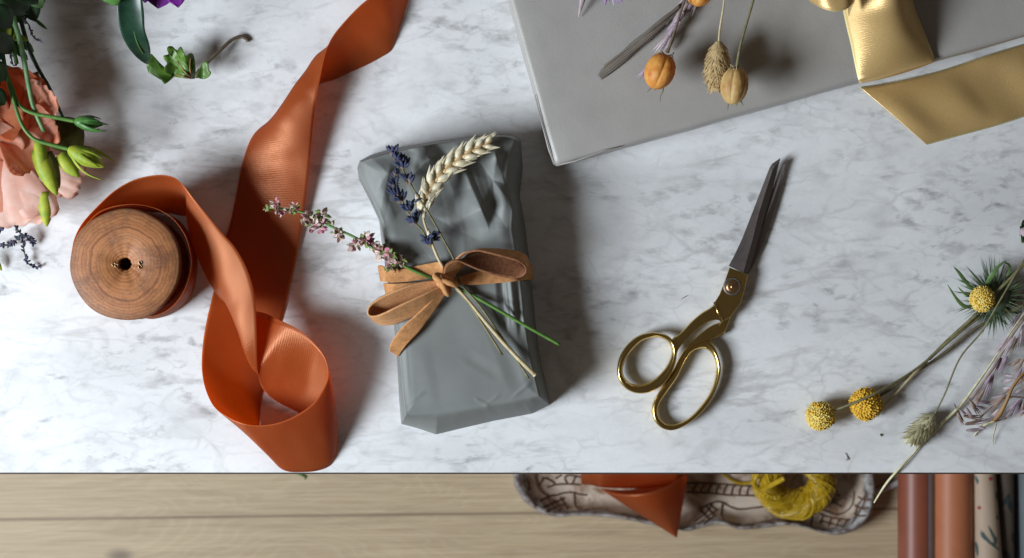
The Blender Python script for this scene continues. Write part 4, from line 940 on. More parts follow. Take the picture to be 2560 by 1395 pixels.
oh = thing('oat_bunch', 'mauve and brown dried oat bunch at the right edge, one straw overhanging the marble', 'oat', P(2500, 980, 0))
bm = bmesh.new()
rows = []
for x, y, zz, w in cr([(2185, 1257, -14, 3.5), (2215, 1210, -4, 6), (2245, 1175, 2.6, 6), (2284, 1133, 2.4, 4), (2300, 1112, 2.4, 8), (2345, 1068, 3, 8), (2400, 1015, 4, 7), (2440, 962, 6, 6), (2480, 905, 8, 4), (2520, 840, 10, 4), (2570, 770, 10, 4)], 6):
    a = P(x, y, zz); s = Vector((.72, -.70, 0)) if y > 900 else Vector((.8, -.6, 0)); ww = w / PXM
    rows.append([a - s * ww * .5, a + Vector((0, 0, ww * .35)), a + s * ww * .5])
grid(bm, rows); obj('straw', bm, M['canary_pale'], oh, solid=.0005)
Kx = lambda x, y: (2360 + x * .2436, 780 + y * .2437)
for st in (([(820, 70, 14), (700, 240, 12), (560, 480, 10), (420, 700, 8), (280, 890, 5)], .0009), ([(830, 690, 12), (720, 760, 10), (600, 850, 8), (470, 990, 7), (360, 1090, 6)], .0007), ([(830, 880, 9), (700, 870, 8), (560, 900, 8), (400, 930, 7)], .0006), ([(640, 1090, 6), (520, 1120, 5), (400, 1110, 5), (220, 1140, 5)], .0005)):
    bm = bmesh.new(); tube(bm, pts3([(*Kx(x, y), zz) for x, y, zz in st[0]]), st[1], 6); obj('stem', bm, M['oat_brown'], oh)
SPK = [(790, 10, 650, 190, 40, 0), (660, 250, 475, 495, 44, 1), (730, 245, 580, 470, 46, 1), (745, 270, 650, 460, 40, 2), (650, 450, 540, 690, 44, 0), (590, 470, 505, 640, 44, 0), (510, 630, 418, 900, 40, 0), (490, 640, 400, 790, 36, 0), (815, 130, 745, 400, 36, 1), (800, 180, 770, 380, 30, 1),
       (415, 790, 265, 1035, 44, 2), (785, 480, 650, 575, 44, 2), (815, 480, 710, 660, 44, 2), (700, 655, 580, 640, 30, 1), (720, 690, 600, 710, 34, 1), (740, 680, 560, 735, 30, 1), (700, 770, 590, 790, 26, 1), (615, 860, 440, 1050, 44, 2), (360, 920, 520, 935, 36, 0), (330, 970, 460, 1000, 32, 0), (250, 885, 300, 970, 20, 2),
       (270, 910, 375, 1070, 46, 2), (225, 980, 300, 1100, 36, 1), (160, 1000, 260, 1080, 30, 1), (140, 1030, 210, 1170, 50, 2), (100, 940, 140, 1010, 18, 0), (200, 1065, 440, 1095, 40, 2), (215, 1155, 430, 1110, 36, 2), (225, 1215, 450, 1210, 40, 1), (430, 1200, 330, 1170, 30, 0), (560, 1000, 470, 1100, 40, 1),
       (600, 985, 510, 1110, 36, 0), (770, 900, 640, 1050, 40, 0), (800, 890, 715, 1100, 40, 0), (815, 930, 800, 1100, 30, 2), (700, 1020, 590, 1110, 26, 1), (820, 780, 700, 860, 36, 1), (800, 570, 690, 770, 34, 0), (820, 620, 760, 760, 40, 2), (640, 850, 470, 905, 30, 1), (500, 1090, 300, 1150, 26, 0), (860, 980, 740, 1090, 36, 2), (840, 1000, 760, 1060, 30, 0)]
for i, (x0, y0, x1, y1, w, mk) in enumerate(SPK):
    zz = 5 + (i * 7 % 5) * 2.0
    spikelet('spikelet', (*Kx(x0, y0), zz + 3), (*Kx(x1, y1), max(2, zz - 1)), w * .2437 / PXM * 1.05, M[('oat_mauve', 'oat_mauve', 'oat_brown')[mk] if mk else 'oat_purple'] if mk != 1 else M['oat_mauve'], oh, i + 50)
tl = thing('dried_stalk', 'curved tan dried stalk with a split tip lying on the mauve oats', 'dried leaf', P(2530, 1000, 0))
bm = bmesh.new(); rows = []
for x, y, zz, w in cr([(840, 610, 20, 24), (770, 680, 20, 30), (700, 780, 19, 30), (650, 900, 17, 34), (590, 1020, 13, 44), (540, 1090, 9, 50), (500, 1125, 8, 36)], 6):
    a = P(*Kx(x, y), zz); s = Vector((.75, -.5, 0)).normalized(); ww = w * .2437 / PXM
    rows.append([a - s * ww * .5 - Vector((0, 0, ww * .25)), a, a + s * ww * .5 - Vector((0, 0, ww * .25))])
grid(bm, rows); obj('blade', bm, M['tan_leaf'], tl, solid=.0006)
for ps in (([(520, 1115, 8), (440, 1145, 6), (370, 1185, 4), (305, 1275, 1)], .0010), ([(540, 1130, 8), (525, 1200, 5), (505, 1270, 3), (503, 1365, 1)], .0006)):
    bm = bmesh.new(); tube(bm, pts3([(*Kx(x, y), zz) for x, y, zz in ps[0]]), [ps[1], ps[1] * 1.3, ps[1], ps[1] * .4], 6, flat=.4); obj('tip', bm, M['canary_pale'], tl)
ds = thing('withered_bud', 'dark withered flower bud at the right picture edge above the sea holly', 'flower', P(2560, 578, 0))
bm = bmesh.new(); ellipsoid(bm, P(2566, 580, 8), (1, 0, 0), .005, .0042, 0, 12, 8); obj('bud', bm, M['oat_mauve'], ds)
for k in range(9):
    bm = bmesh.new(); a = math.radians(95 + k * 20); o = P(2566, 580, 8); d = Vector((math.cos(a) * .55, math.sin(a) * 1.1, .1 * (-1) ** k)); leaf_blade(bm, o, o + d * .0085, .005, (0, 0, 1), .1, .3, n=5, ruffle=.06, seed=k); obj('sepal', bm, M['deep_leaf'], ds)
# crumbs on the marble
for i, (lab, l, w, mt) in enumerate((('tiny y-shaped dry stem scrap on the marble near the front edge', [[(2113, 1133), (2117, 1140), (2119, 1147)], [(2117, 1140), (2122, 1148)], [(2114, 1150), (2122, 1149)]], .00022, 'oat_brown'),
        ('tiny green scrap on the marble right of the lowest yellow ball', [[(2200, 1085), (2204, 1091)], [(2202, 1088), (2206, 1086)]], .0004, 'fresh'), ('tiny dark scrap on the marble left of the scissors pivot', [[(1702, 748), (1709, 744), (1718, 739)]], .0002, 'oat_brown'))):
    bm = bmesh.new()
    for s in l: tube(bm, [P(x, y, .6) for x, y in s], w, 5)
    tag(obj('plant_scrap', bm, M[mt]), lab, 'scrap')

_P = P
def P(px, py, z=0.0): return _P(px, py, ZB(z))
ZB = lambda z: z * .5 if z > 30 else z * .8
# ------------------------------------------------------------------ flower bouquet at the upper left, standing above the marble
def stem_thing(parent, pts, w, mt, name='stem'):
    bm = bmesh.new(); tube(bm, pts3(pts), w, 8); return obj(name, bm, M[mt], parent)
ls = thing('lisianthus_flower', 'ruffled peach and coral lisianthus flower at the left edge', 'flower', P(30, 380, 60))
def petal(p0, p1, w, nrm, curl, cup, mt, seed, ruf=.06, prof=None):
    bm = bmesh.new(); leaf_blade(bm, P(*p0), P(*p1), w / PXM, nrm, curl, cup, n=14, nv=14, ruffle=ruf, seed=seed, prof=prof or (lambda t: .16 + .84 * math.sin(math.pi * .5 * min(1, t * 1.15)) ** 1.1 * (1 if t < .85 else math.sqrt(max(0, 1 - ((t - .85) / .17) ** 2)) * .9 + .1)))
    return obj('petal', bm, M[mt], ls, solid=.00015)
petal((10, 330, 70), (40, 168, 105), 150, (.3, 0, 1), -.12, .25, 'coral', 1, 0.023)
petal((40, 330, 70), (125, 225, 96), 105, (0, 0, 1), -.15, .35, 'peach', 2, 0.046)
petal((70, 350, 66), (135, 300, 84), 110, (.2, .2, 1), -.1, .3, 'peach', 3, 0.039)
petal((0, 350, 70), (-70, 270, 110), 160, (0, 0, 1), -.1, .3, 'peach', 4, 0.033)
petal((20, 380, 66), (45, 565, 64), 210, (0, .1, 1), .10, -.15, 'peach_pale', 5, 0.036)
petal((30, 390, 64), (140, 500, 62), 170, (.2, .2, 1), .08, -.2, 'peach_pale', 6, 0.033)
petal((60, 400, 64), (205, 455, 58), 105, (0, 0, 1), .06, -.2, 'peach_pale', 7, 0.033)
petal((10, 380, 66), (-70, 520, 70), 200, (0, 0, 1), .10, -.2, 'peach', 8, 0.033)
petal((0, 330, 82), (85, 425, 92), 120, (.3, .5, 1), .22, .3, 'peach', 9, 0.033)
petal((-20, 300, 88), (15, 400, 100), 110, (.2, .4, 1), .2, .25, 'peach', 10, 0.026)
petal((0, 310, 78), (60, 300, 98), 120, (-.3, .2, 1), .2, .35, 'coral', 11, 0.026)
bm = bmesh.new(); ellipsoid(bm, P(8, 350, 76), (0, .3, 1), .012, .009, 0, 14, 10); obj('flower_heart', bm, M['coral'], ls)
# lime sepals folding over the flower
for i, (p0, p1, w, mt) in enumerate((((95, 372, 96), (142, 488, 86), 46, 'lime'), ((118, 380, 92), (148, 470, 84), 30, 'olive_leaf'), ((150, 385, 86), (197, 442, 80), 38, 'lime'), ((112, 480, 70), (117, 566, 60), 34, 'lime'), ((98, 350, 98), (108, 445, 92), 30, 'lime'))):
    bm = bmesh.new(); leaf_blade(bm, P(*p0), P(*p1), w / PXM, (.3, .2, 1), .10, -.55, n=10, nv=6, prof=lambda t: max(.05, math.sin(math.pi * min(1, .22 + .78 * t)) ** .7)); obj('sepal', bm, M[mt], ls, solid=.0006)
def budthing(label, pts, tip, w, mts, seed):
    t = thing('lisianthus_bud', label, 'flower bud', P(*pts[-1]), 'closed lisianthus buds hanging over the marble')
    stem_thing(t, pts, [.0017, .0014, .0013, .0014], 'green_stem')
    a, b_ = P(*pts[-1]), P(*tip); ax = (b_ - a); L = ax.length; ax.normalize()
    bm = bmesh.new(); ellipsoid(bm, a + ax * L * .45, ax, L * .5, w / PXM * .40, 0, 14, 12, .55); obj('bud', bm, M[mts[0]], t)
    n1 = ax.orthogonal().normalized(); n2 = ax.cross(n1)
    for k in range(5):
        an = k * 1.2566 + seed; d = n1 * math.cos(an) + n2 * math.sin(an); bm = bmesh.new()
        leaf_blade(bm, a + d * w / PXM * .10, a + ax * L * (.85 + .25 * (k % 2)) + d * w / PXM * (.28 + .2 * (k % 2)), w / PXM * .55, d, .16, -.4, n=8, nv=4, prof=lambda t: max(.03, (1 - t) ** .8 * min(1, .5 + 2.2 * t)))
        obj('sepal', bm, M[mts[1]], t, solid=.0004)
budthing('green closed bud on a horizontal stem, upper of the two buds', [(17, 190, 112), (30, 220, 112), (47, 262, 110), (80, 282, 108), (130, 292, 105), (188, 303, 100)], (262, 312, 94), 44, ('fresh', 'fresh'), .3)
budthing('yellow green closed bud on a drooping stem, lower of the two buds', [(-5, 60, 118), (4, 120, 118), (17, 190, 116), (35, 255, 114), (55, 312, 112), (85, 347, 110), (130, 362, 106), (174, 373, 102)], (266, 420, 92), 58, ('lime', 'lime'), 1.1)
def greenery(): return None
fs = thing('leafy_greenery', 'tall green stems with lime leaves crossing the peach flower', 'greenery', P(40, 100, 100))
stem_thing(fs, [(20, -40, 124), (32, 40, 122), (48, 95, 120), (62, 160, 116), (72, 215, 110), (84, 268, 104), (110, 330, 98)], [.0020, .0018, .0015], 'pale_leaf')
stem_thing(fs, [(30, -40, 110), (52, 50, 108), (72, 120, 104), (92, 165, 98), (106, 190, 92), (124, 220, 86), (160, 300, 70)], [.0016, .0014, .0010], 'deep_leaf')
stem_thing(fs, [(0, -40, 122), (4, 60, 120), (22, 40, 118), (30, 100, 116), (42, 160, 108)], .0014, 'fresh')
for p0, p1, w, mt, cu in (((2, 92, 118), (26, 58, 124), 40, 'lime', .1), ((0, 95, 114), (38, 78, 118), 52, 'lime', -.1), ((10, 86, 116), (72, 102, 108), 20, 'lime', .1), ((45, 30, 112), (46, 54, 110), 16, 'fresh', .1), ((40, 95, 100), (85, 130, 92), 22, 'fresh', .1), ((60, -30, 104), (88, 55, 92), 52, 'deep_leaf', .1), ((85, 46, 92), (118, 73, 84), 9, 'fresh', -.1), ((75, -30, 112), (106, 20, 100), 44, 'pale_leaf', .15), ((20, -20, 98), (60, 60, 90), 60, 'deep_leaf', .1), ((-10, 30, 100), (40, 130, 88), 60, 'deep_leaf', 0), ((30, 110, 90), (70, 150, 82), 20, 'fresh', .1)):
    bm = bmesh.new(); leaf_blade(bm, P(*p0), P(*p1), w / PXM, (.1, .2, 1), cu, .15, n=8, nv=4, ruffle=.02, seed=w); obj('leaf', bm, M[mt], fs, solid=.0004)
ol = thing('olive_leaf', 'round olive brown leaf behind the two green buds', 'leaf', P(165, 340, 60))
bm = bmesh.new(); leaf_blade(bm, P(128, 300, 72), P(205, 375, 56), 92 / PXM, (.1, .1, 1), .06, -.15, n=10, nv=6); obj('blade', bm, M['olive_leaf'], ol, solid=.0004)
stem_thing(ol, [(90, 180, 84), (115, 240, 80), (132, 302, 72)], .0012, 'deep_leaf')
# lilac statice tips
def statice(label, axis, mt, w, seed, zs=0, n=26):
    t = thing('statice_sprig', label, 'dried flower', P(*axis[0][0]), None); rnd = random.Random(seed)
    for ps in axis:
        bm = bmesh.new(); tube(bm, pts3(ps), [.0006, .0004], 5, mi=0); c_ = cr(ps, 10)
        for k in range(n):
            q = P(*at(c_, rnd.uniform(.12, 1))); a = rnd.uniform(0, 6.28); d = Vector((math.cos(a), math.sin(a), rnd.uniform(-.5, .6))).normalized()
            ellipsoid(bm, q + d * w * .5, d, w * rnd.uniform(.4, .8), w * .30, 1 if rnd.random() < .8 else 2, 6, 4, .3)
        obj('branch', bm, [M['deep_leaf'], M[mt], M['statice'] if mt != 'statice' else M['lav']], t)
statice('pale lilac statice tip hanging over the dark shadow', [[(48, 10, 108), (58, 45, 106), (72, 62, 103), (82, 90, 100), (104, 105, 96)]], 'statice_lilac', .0019, 5, n=20)
statice('tiny lilac statice flower just above the coral petals', [[(28, 100, 104), (26, 130, 102), (32, 160, 98), (36, 164, 96)]], 'statice_lilac', .0028, 7, n=9)
statice('dark blackish statice sprig lying under the peach flower', [[(30, 540, 22), (42, 570, 18), (55, 592, 14), (60, 625, 9), (68, 655, 6), (82, 666, 4), (96, 668, 3)], [(50, 586, 15), (66, 592, 12), (80, 602, 8), (82, 608, 6)], [(50, 588, 15), (36, 604, 12), (18, 612, 8), (3, 614, 6)], [(20, 558, 20), (8, 562, 16), (0, 575, 14)]], 'statice', .0026, 9, n=34)
P = _P
gl = obj('leaf_tip', (lambda bm: (leaf_blade(bm, P(-30, 640, 10), P(5, 676, 4), 22 / PXM, (0, 0, 1), .05, -.2), bm)[1])(bmesh.new()), M['lime'], None, solid=.0003); tag(gl, 'lime leaf tip poking in at the left edge below the dark sprig', 'leaf')
# the long dark leaf, the lobed leaf, the violet petals
gd = thing('dark_leaf', 'long dark green leaf hanging from the top edge over the lobed leaf', 'leaf', P(330, 60, 70))
L3 = lambda x, y: (270 + x * .1577, x * 0 + y * .1577)
rows = ribbon_rows([((296, -70, 96), (326, -72, 93), (352, -70, 94)), ((293, 0, 90), (325, -2, 87), (356, 0, 88)), ((294, 40, 86), (327, 36, 83.5), (360, 36, 84)), ((302, 80, 80), (334, 74, 78.4), (362, 74, 79)), ((318, 115, 72), (344, 108, 71.5), (372, 106, 72)), ((340, 142, 62), (358, 134, 61), (376, 130, 63)), ((358, 156, 55), (366, 152, 55), (373, 148, 56)), ((368, 160, 50), (369, 159, 50), (370, 158, 50))], 6, 10)
bm = bmesh.new(); grid(bm, rows); obj('blade', bm, M['dark_leaf'], gd, solid=.0005)
bm = bmesh.new(); tube(bm, pts3([(326, -70, 92), (325, -2, 86), (327, 36, 83), (334, 74, 78), (344, 108, 72), (358, 134, 62.5)]), [.0009, .0007, .0004], 6); obj('midrib', bm, M['fresh'], gd)
lf2 = obj('leaf', (lambda bm: (leaf_blade(bm, P(262, -60, 100), P(292, 14, 92), 62 / PXM, (0, .1, 1), .05, -.2, n=10, nv=6), bm)[1])(bmesh.new()), M['fresh'], None, solid=.0005); tag(lf2, 'rounded green leaf at the top edge left of the dark leaf', 'leaf')
tl2 = thing('lobed_leaf', 'bright green lobed leaf with a curled brown stalk on the marble', 'leaf', P(460, 160, 10))
def poly_leaf(outline, zf, hub, mt):
    bm = bmesh.new(); o2 = resample(cr([tuple(p) for p in outline], 3), 70)
    h = [L3(*hub)] ; rows = []
    for k in range(7):
        f = k / 6; rows.append([P(*[h[0][i] + (L3(*p)[i] - h[0][i]) * f for i in (0, 1)], zf(*[hub[i] + (p[i] - hub[i]) * f for i in (0, 1)])) for p in o2])
    grid(bm, rows); bmesh.ops.remove_doubles(bm, verts=bm.verts, dist=1e-6); return obj('lobe', bm, M[mt], tl2, solid=.0004)
poly_leaf([(1330, 1250), (1390, 1235), (1385, 1100), (1380, 980), (1345, 852), (1290, 850), (1235, 892), (1205, 840), (1180, 770), (1150, 737), (1120, 770), (1092, 802), (1040, 750), (1000, 730), (945, 745), (940, 800), (960, 860), (882, 880), (890, 940), (940, 1005), (900, 1060), (890, 1100), (930, 1160), (1040, 1215), (1180, 1235), (1330, 1250)],
          lambda x, y: 14 + (1250 - y) * .022 + 3 * math.sin(x / 60) + 2.2 * math.sin((x * .8 + y) / 55), (1320, 1235), 'tooth_leaf')
poly_leaf([(1400, 1222), (1440, 1120), (1490, 1020), (1550, 968), (1590, 1020), (1600, 1110), (1635, 1155), (1590, 1225), (1520, 1255), (1440, 1240), (1400, 1222)], lambda x, y: 14 + (1250 - y) * .02 + abs(x - 1500) * .03, (1405, 1220), 'tooth_leaf')
poly_leaf([(1040, 1215), (880, 1160), (780, 1020), (690, 855), (660, 900), (605, 990), (630, 1120), (660, 1160), (760, 1205), (850, 1270), (880, 1320), (920, 1322), (1040, 1225)], lambda x, y: 14 + (1040 - x) * .012 + 2 * math.sin(y / 50), (1030, 1216), 'tooth_leaf')
poly_leaf([(860, 1290), (800, 1210), (670, 1165), (655, 1100), (685, 1035), (740, 1090), (790, 1180), (850, 1240)], lambda x, y: 22 + (860 - x) * .014, (850, 1270), 'spiny_green')
stem_thing(tl2, [(*L3(x, y), zz) for x, y, zz in ((1395, 1235, 13), (1420, 1140, 14), (1480, 1085, 13), (1600, 965, 11), (1800, 775, 8), (1960, 635, 5), (2100, 582, 3), (2190, 615, 2), (2225, 660, 1.5))], [.0009, .0012, .0012, .0014], 'brown_stem')
for pv in (((1325, 1245), (1210, 1130), (1090, 970)), ((1325, 1240), (1300, 1100), (1305, 920)), ((1320, 1245), (1180, 1210), (1060, 1180))):
    bm = bmesh.new(); tube(bm, [P(*L3(x, y), 14.7 + (1250 - y) * .022 + 3 * math.sin(x / 60) + 2.2 * math.sin((x * .8 + y) / 55)) for x, y, in cr(list(pv), 4)], [.0005, .0003], 5); obj('vein', bm, M['tan_leaf'], tl2)
vp = thing('violet_flower', 'vivid violet flower petals cut off by the top edge', 'flower', P(405, -30, 80))
for i, (p0, p1, w) in enumerate((((400, -70, 80), (396, 20, 76), 88), ((430, -70, 82), (445, 18, 78), 62), ((370, -70, 78), (362, 6, 74), 50))):
    bm = bmesh.new(); leaf_blade(bm, P(*p0), P(*p1), w / PXM, (0, .2, 1), -.06, .15, n=10, nv=8, ruffle=.03, seed=i); obj('petal', bm, M['purple_petal'], vp, solid=.0004)
# dark bouquet leaves; the unseen mass is added to cast the upper-left shadow
rnd = random.Random(31)
bl = thing('leafy_branch', 'dark leafy branch of the bouquet at the upper left corner', 'branch', P(-80, 60, 60))
poly = [(30, -130), (300, -130), (287, 40), (252, 130), (195, 200), (140, 250), (100, 255), (50, 190)]
def inside(x, y):
    r = False
    for (x1, y1), (x2, y2) in zip(poly, poly[1:] + poly[:1]):
        if (y1 > y) != (y2 > y) and x < (x2 - x1) * (y - y1) / (y2 - y1) + x1: r = not r
    return r
bm = bmesh.new(); cnt = 0
while cnt < 420:
    x, y = rnd.uniform(30, 330), rnd.uniform(-130, 280)
    if not inside(x, y): continue
    zz = rnd.uniform(60, 125) / 1000; s = P(x, y, 0); q = s + (LP - s) * (zz / LP.z)
    a = rnd.uniform(0, 6.28); L = rnd.uniform(55, 85) / PXM; q = q - Vector((math.cos(a) * L, math.sin(a) * L, 0)) * .5; tip = q + Vector((math.cos(a) * L, math.sin(a) * L, rnd.uniform(-.012, .012)))
    def vis(v): kk = D / (D - v.z); return v.x * kk * PXM + 1280 > 22 and 697.5 - v.y * kk * PXM > -5
    if vis(q) or vis(tip): continue
    leaf_blade(bm, q, tip, rnd.uniform(50, 80) / PXM, (rnd.uniform(-.4, .4), rnd.uniform(-.4, .4), 1), rnd.uniform(-.1, .15), .1, n=5, nv=2, mi=cnt % 2); cnt += 1
o_ = obj('leaf_mass', bm, [M['deep_leaf'], M['dark_leaf']], bl); o_['kind'] = 'stuff'
for p0, p1, w in (((-30, 10, 90), (28, 70, 70), 60), ((-40, 150, 80), (14, 200, 66), 50), ((-20, 80, 86), (30, 130, 60), 46), ((-10, -40, 84), (70, 34, 60), 70), ((20, -60, 80), (96, 8, 64), 64), ((-30, 220, 70), (12, 262, 60), 46)):
    bm = bmesh.new(); leaf_blade(bm, _P(*p0), _P(*p1), w / PXM, (.2, .1, 1), .08, .15, n=8, nv=4, ruffle=.02, seed=w); obj('leaf', bm, M['deep_leaf'], bl, solid=.0004)

# ------------------------------------------------------------------ things on the floor below the marble edge
def tray():
    out = [(1284, 1150), (1285, 1185), (1289, 1212), (1303, 1240), (1328, 1264), (1362, 1284), (1400, 1291), (1440, 1288), (1500, 1290), (1560, 1297), (1620, 1309), (1680, 1321), (1720, 1326), (1755, 1318), (1786, 1309), (1815, 1312), (1850, 1322), (1900, 1320), (1960, 1312), (2010, 1318), (2050, 1330), (2092, 1336), (2132, 1325), (2165, 1300), (2181, 1265), (2187, 1222), (2184, 1185), (2184, 1150)]
    cx, cy = 1735, 1090
    full = out + [(x, 2 * cy - y) for x, y in reversed(out)]
    full = resample(cr(full + [full[0]], 6), 320)[:-1]
    prof = [(1.0, 2), (1.006, 18), (1.0, 36), (.990, 39), (.972, 37), (.935, 27), (.88, 15), (.82, 8.5), (.76, 6), (.74, 6.8), (.72, 6.0), (.5, 6), (.2, 6), (.01, 6)]
    def zprof(s):
        for (a, za), (b_, zb) in zip(prof, prof[1:]):
            if b_ <= s <= a and a > b_: return za + (zb - za) * (a - s) / (a - b_)
        return 6
    bm = bmesh.new(); rows = []
    for s, h in prof: rows.append([PF(cx + (x - cx) * s, cy + (y - cy) * s, h) for x, y in full])
    V = grid(bm, rows[:6], 2, uv=False, close=True); V = grid(bm, rows[5:], uv=False, close=True); bm.faces.new([bm.verts.new(v.co.copy() - Vector((0, 0, .0055))) for v in V[-1]])
    # carved lines
    def sof(x, y):
        a = math.atan2(y - cy, x - cx); best = min(full, key=lambda p: abs((math.atan2(p[1] - cy, p[0] - cx) - a + math.pi) % (2 * math.pi) - math.pi))
        return math.hypot(x - cx, y - cy) / math.hypot(best[0] - cx, best[1] - cy)
    def line(pts, w=1.15):
        c_ = resample(cr(pts, 5), max(6, len(pts) * 5)); tube(bm, [PF(x, y, zprof(min(1.0, sof(x, y))) + .5) for x, y in c_], w / 1000, 6, mi=1, flat=.4, up=(0, 0, 1))
    G1 = lambda l: [(1280 + x * .1875, 1170 + y * .1875) for x, y in l]
    G2 = lambda l: [(1700 + x * .2109, 1170 + y * .2109) for x, y in l]
    for l in ([(310, 60), (320, 200), (380, 310), (470, 365), (570, 370), (680, 335), (800, 325), (900, 350), (1000, 360)], [(830, 340), (835, 450), (850, 520), (930, 570), (1030, 560), (1150, 540), (1280, 570), (1420, 620), (1600, 660), (1800, 690)], [(470, 260), (600, 220), (780, 215), (910, 225)], [(400, 130), (480, 150), (550, 190), (570, 215)], [(360, 230), (410, 140)], [(700, 130), (750, 95), (830, 105), (910, 120)], [(800, 215), (830, 150), (850, 110)], [(740, 210), (700, 140)], [(580, 140), (660, 90)],
              [(360, 460), (450, 400), (560, 360)], [(400, 530), (520, 480), (700, 400)], [(440, 590), (560, 540), (720, 470)], [(370, 400), (440, 520), (480, 600)], [(450, 390), (560, 520), (620, 600)], [(550, 430), (660, 560)], [(640, 390), (740, 550)], [(170, 120), (230, 200), (220, 300)], [(120, 180), (190, 280), (190, 360)], [(180, 330), (260, 440), (330, 540)]): line(G1(l))
    for l in ([(80, 180), (240, 175), (400, 185), (560, 195), (760, 210), (900, 210)], [(80, 285), (240, 290), (400, 300), (560, 320), (760, 325), (1040, 330)], *[[(150 + k * 92, 290 + k * 4), (165 + k * 92, 240), (200 + k * 92, 190 + k * 3)] for k in range(10)], [(250, 480), (400, 405), (500, 410), (620, 470), (720, 490), (900, 470), (1150, 440)], [(505, 430), (490, 560), (560, 650), (700, 690), (860, 670), (1080, 630), (1250, 640), (1480, 670)],
              [(300, 440), (410, 580)], [(240, 500), (350, 620)], [(360, 430), (440, 520)], [(170, 640), (300, 540), (380, 430)], [(210, 670), (340, 570), (430, 500)], [(280, 680), (400, 570)], [(1575, 480), (1565, 600), (1550, 690)], [(1640, 470), (1780, 530), (1880, 550), (1980, 510), (2050, 420), (2070, 280)], [(1700, 380), (1800, 400), (1920, 460)], [(1660, 540), (1720, 570), (1850, 600), (2020, 620)], [(1700, 560), (1660, 660)], [(1800, 580), (1760, 690)], [(1900, 600), (1850, 700)], [(2000, 600), (1920, 710)], [(1660, 620), (1800, 670), (1940, 700)], [(2080, 560), (2110, 440), (2200, 330)], [(2040, 660), (2130, 520), (2180, 420), (2210, 270)], [(2070, 440), (2160, 480), (2240, 470)], [(2060, 540), (2140, 570), (2200, 560)], [(2110, 340), (2190, 380), (2260, 370)], [(1860, 260), (1830, 320), (1820, 380)], [(1820, 290), (1900, 330)]): line(G2(l))
    return tag(obj('carved_tray', bm, [M['whitewash'], M['groove'], M['tray_rim']]), 'whitewashed carved wooden tray with wavy edge on the oak floor', 'tray')
tray()
rr = thing('ribbon_roll', 'shiny orange satin ribbon roll with a pointed hanging fold in the carved tray', 'ribbon', PF(1585, 1180, 6))
def QF(px, py, h): return PF(px, py, h)
ribbon('coil', [((1452, 1100, 62), (1452, 1165, 84), (1453, 1210, 50)), ((1478, 1100, 68), (1478, 1166, 90), (1480, 1213, 54)), ((1500, 1100, 78), (1500, 1168, 100), (1502, 1218, 60)), ((1530, 1100, 78), (1530, 1168, 100), (1535, 1220, 58)), ((1580, 1100, 70), (1585, 1168, 92), (1590, 1221, 52)), ((1640, 1100, 66), (1642, 1166, 88), (1645, 1217, 50)), ((1695, 1100, 58), (1695, 1165, 80), (1696, 1210, 46))], M['orange'], rr, fn=QF, nv=18)
# the pointed fold: a cone of ribbon opening towards the roll, its tip hanging over the tray rim
bm = bmesh.new(); ap = PF(1692, 1344, 46); rows = []
base = cr([(1500, 1221, 64), (1532, 1232, 80), (1575, 1236, 96), (1620, 1232, 100), (1660, 1218, 92), (1700, 1195, 74), (1716, 1182, 54), (1712, 1180, 30), (1660, 1210, 26), (1560, 1225, 40), (1500, 1221, 62)], 6)
for k in range(15):
    f = k / 14; ff = 1 - f
    rows.append([PF(x, y, h).lerp(ap, f) + Vector((0, 0, .012 * math.sin(math.pi * f))) * ff for x, y, h in base])
grid(bm, rows); obj('fold', bm, M['orange'], rr, solid=.0004)

rf = thing('raffia_ball', 'ball of glossy yellow raffia with a dark hole in the carved tray', 'raffia', PF(1988, 1215, 8))
rnd = random.Random(12); bm = bmesh.new()
qc = PF(1986, 1200, 46); R1, R2 = .0300, .0135
tilt = Matrix.Rotation(math.radians(24), 4, 'X') @ Matrix.Rotation(math.radians(-8), 4, 'Y')
def tor(a, b_, k=1.0):
    return qc + tilt @ Vector(((R1 + R2 * k * math.cos(b_)) * math.cos(a), (R1 + R2 * k * math.cos(b_)) * math.sin(a), R2 * 1.35 * k * math.sin(b_)))
grid(bm, [[tor(2*math.pi*i/40, 2*math.pi*j/16, .93) for j in range(16)] for i in range(41)], uv=False, close=True)
for k in range(230):
    a0 = 2 * math.pi * k / 230 + rnd.uniform(-.1, .1); sw = rnd.uniform(2.0, 3.6) * (1 if k % 4 else -1); b0 = rnd.uniform(0, 6.28); kk = rnd.uniform(.93, 1.09)
    tube(bm, [tor(a0 + sw * (j / 18), b0 + 2 * math.pi * .8 * j / 18, kk) for j in range(19)], .00125 * rnd.uniform(.6, 1.4), 6, flat=.35)
obj('wound_strands', bm, M['raffia'], rf)
for ps in ([(1905, 1170, 74), (1896, 1190, 70), (1888, 1206, 64), (1893, 1220, 58), (1908, 1224, 58), (1930, 1212, 72), (1960, 1196, 84)], [(1800, 1180, 12), (1830, 1200, 10), (1855, 1208, 10), (1885, 1204, 12), (1900, 1196, 30)]):
    bm = bmesh.new(); tube(bm, [PF(*q) for q in cr(ps, 6)], .0026, 8, flat=.35); obj('loose_strand', bm, M['raffia'], rf)
bm = bmesh.new(); tube(bm, [PF(2150, 1252, 4), PF(2200, 1226, 4), PF(2260, 1200, 5), PF(2300, 1184, 5)], .0036, 10); tag(obj('white_cord', bm, M['white_plastic']), 'white cord on the oak floor between the tray and the paper rolls', 'cord')

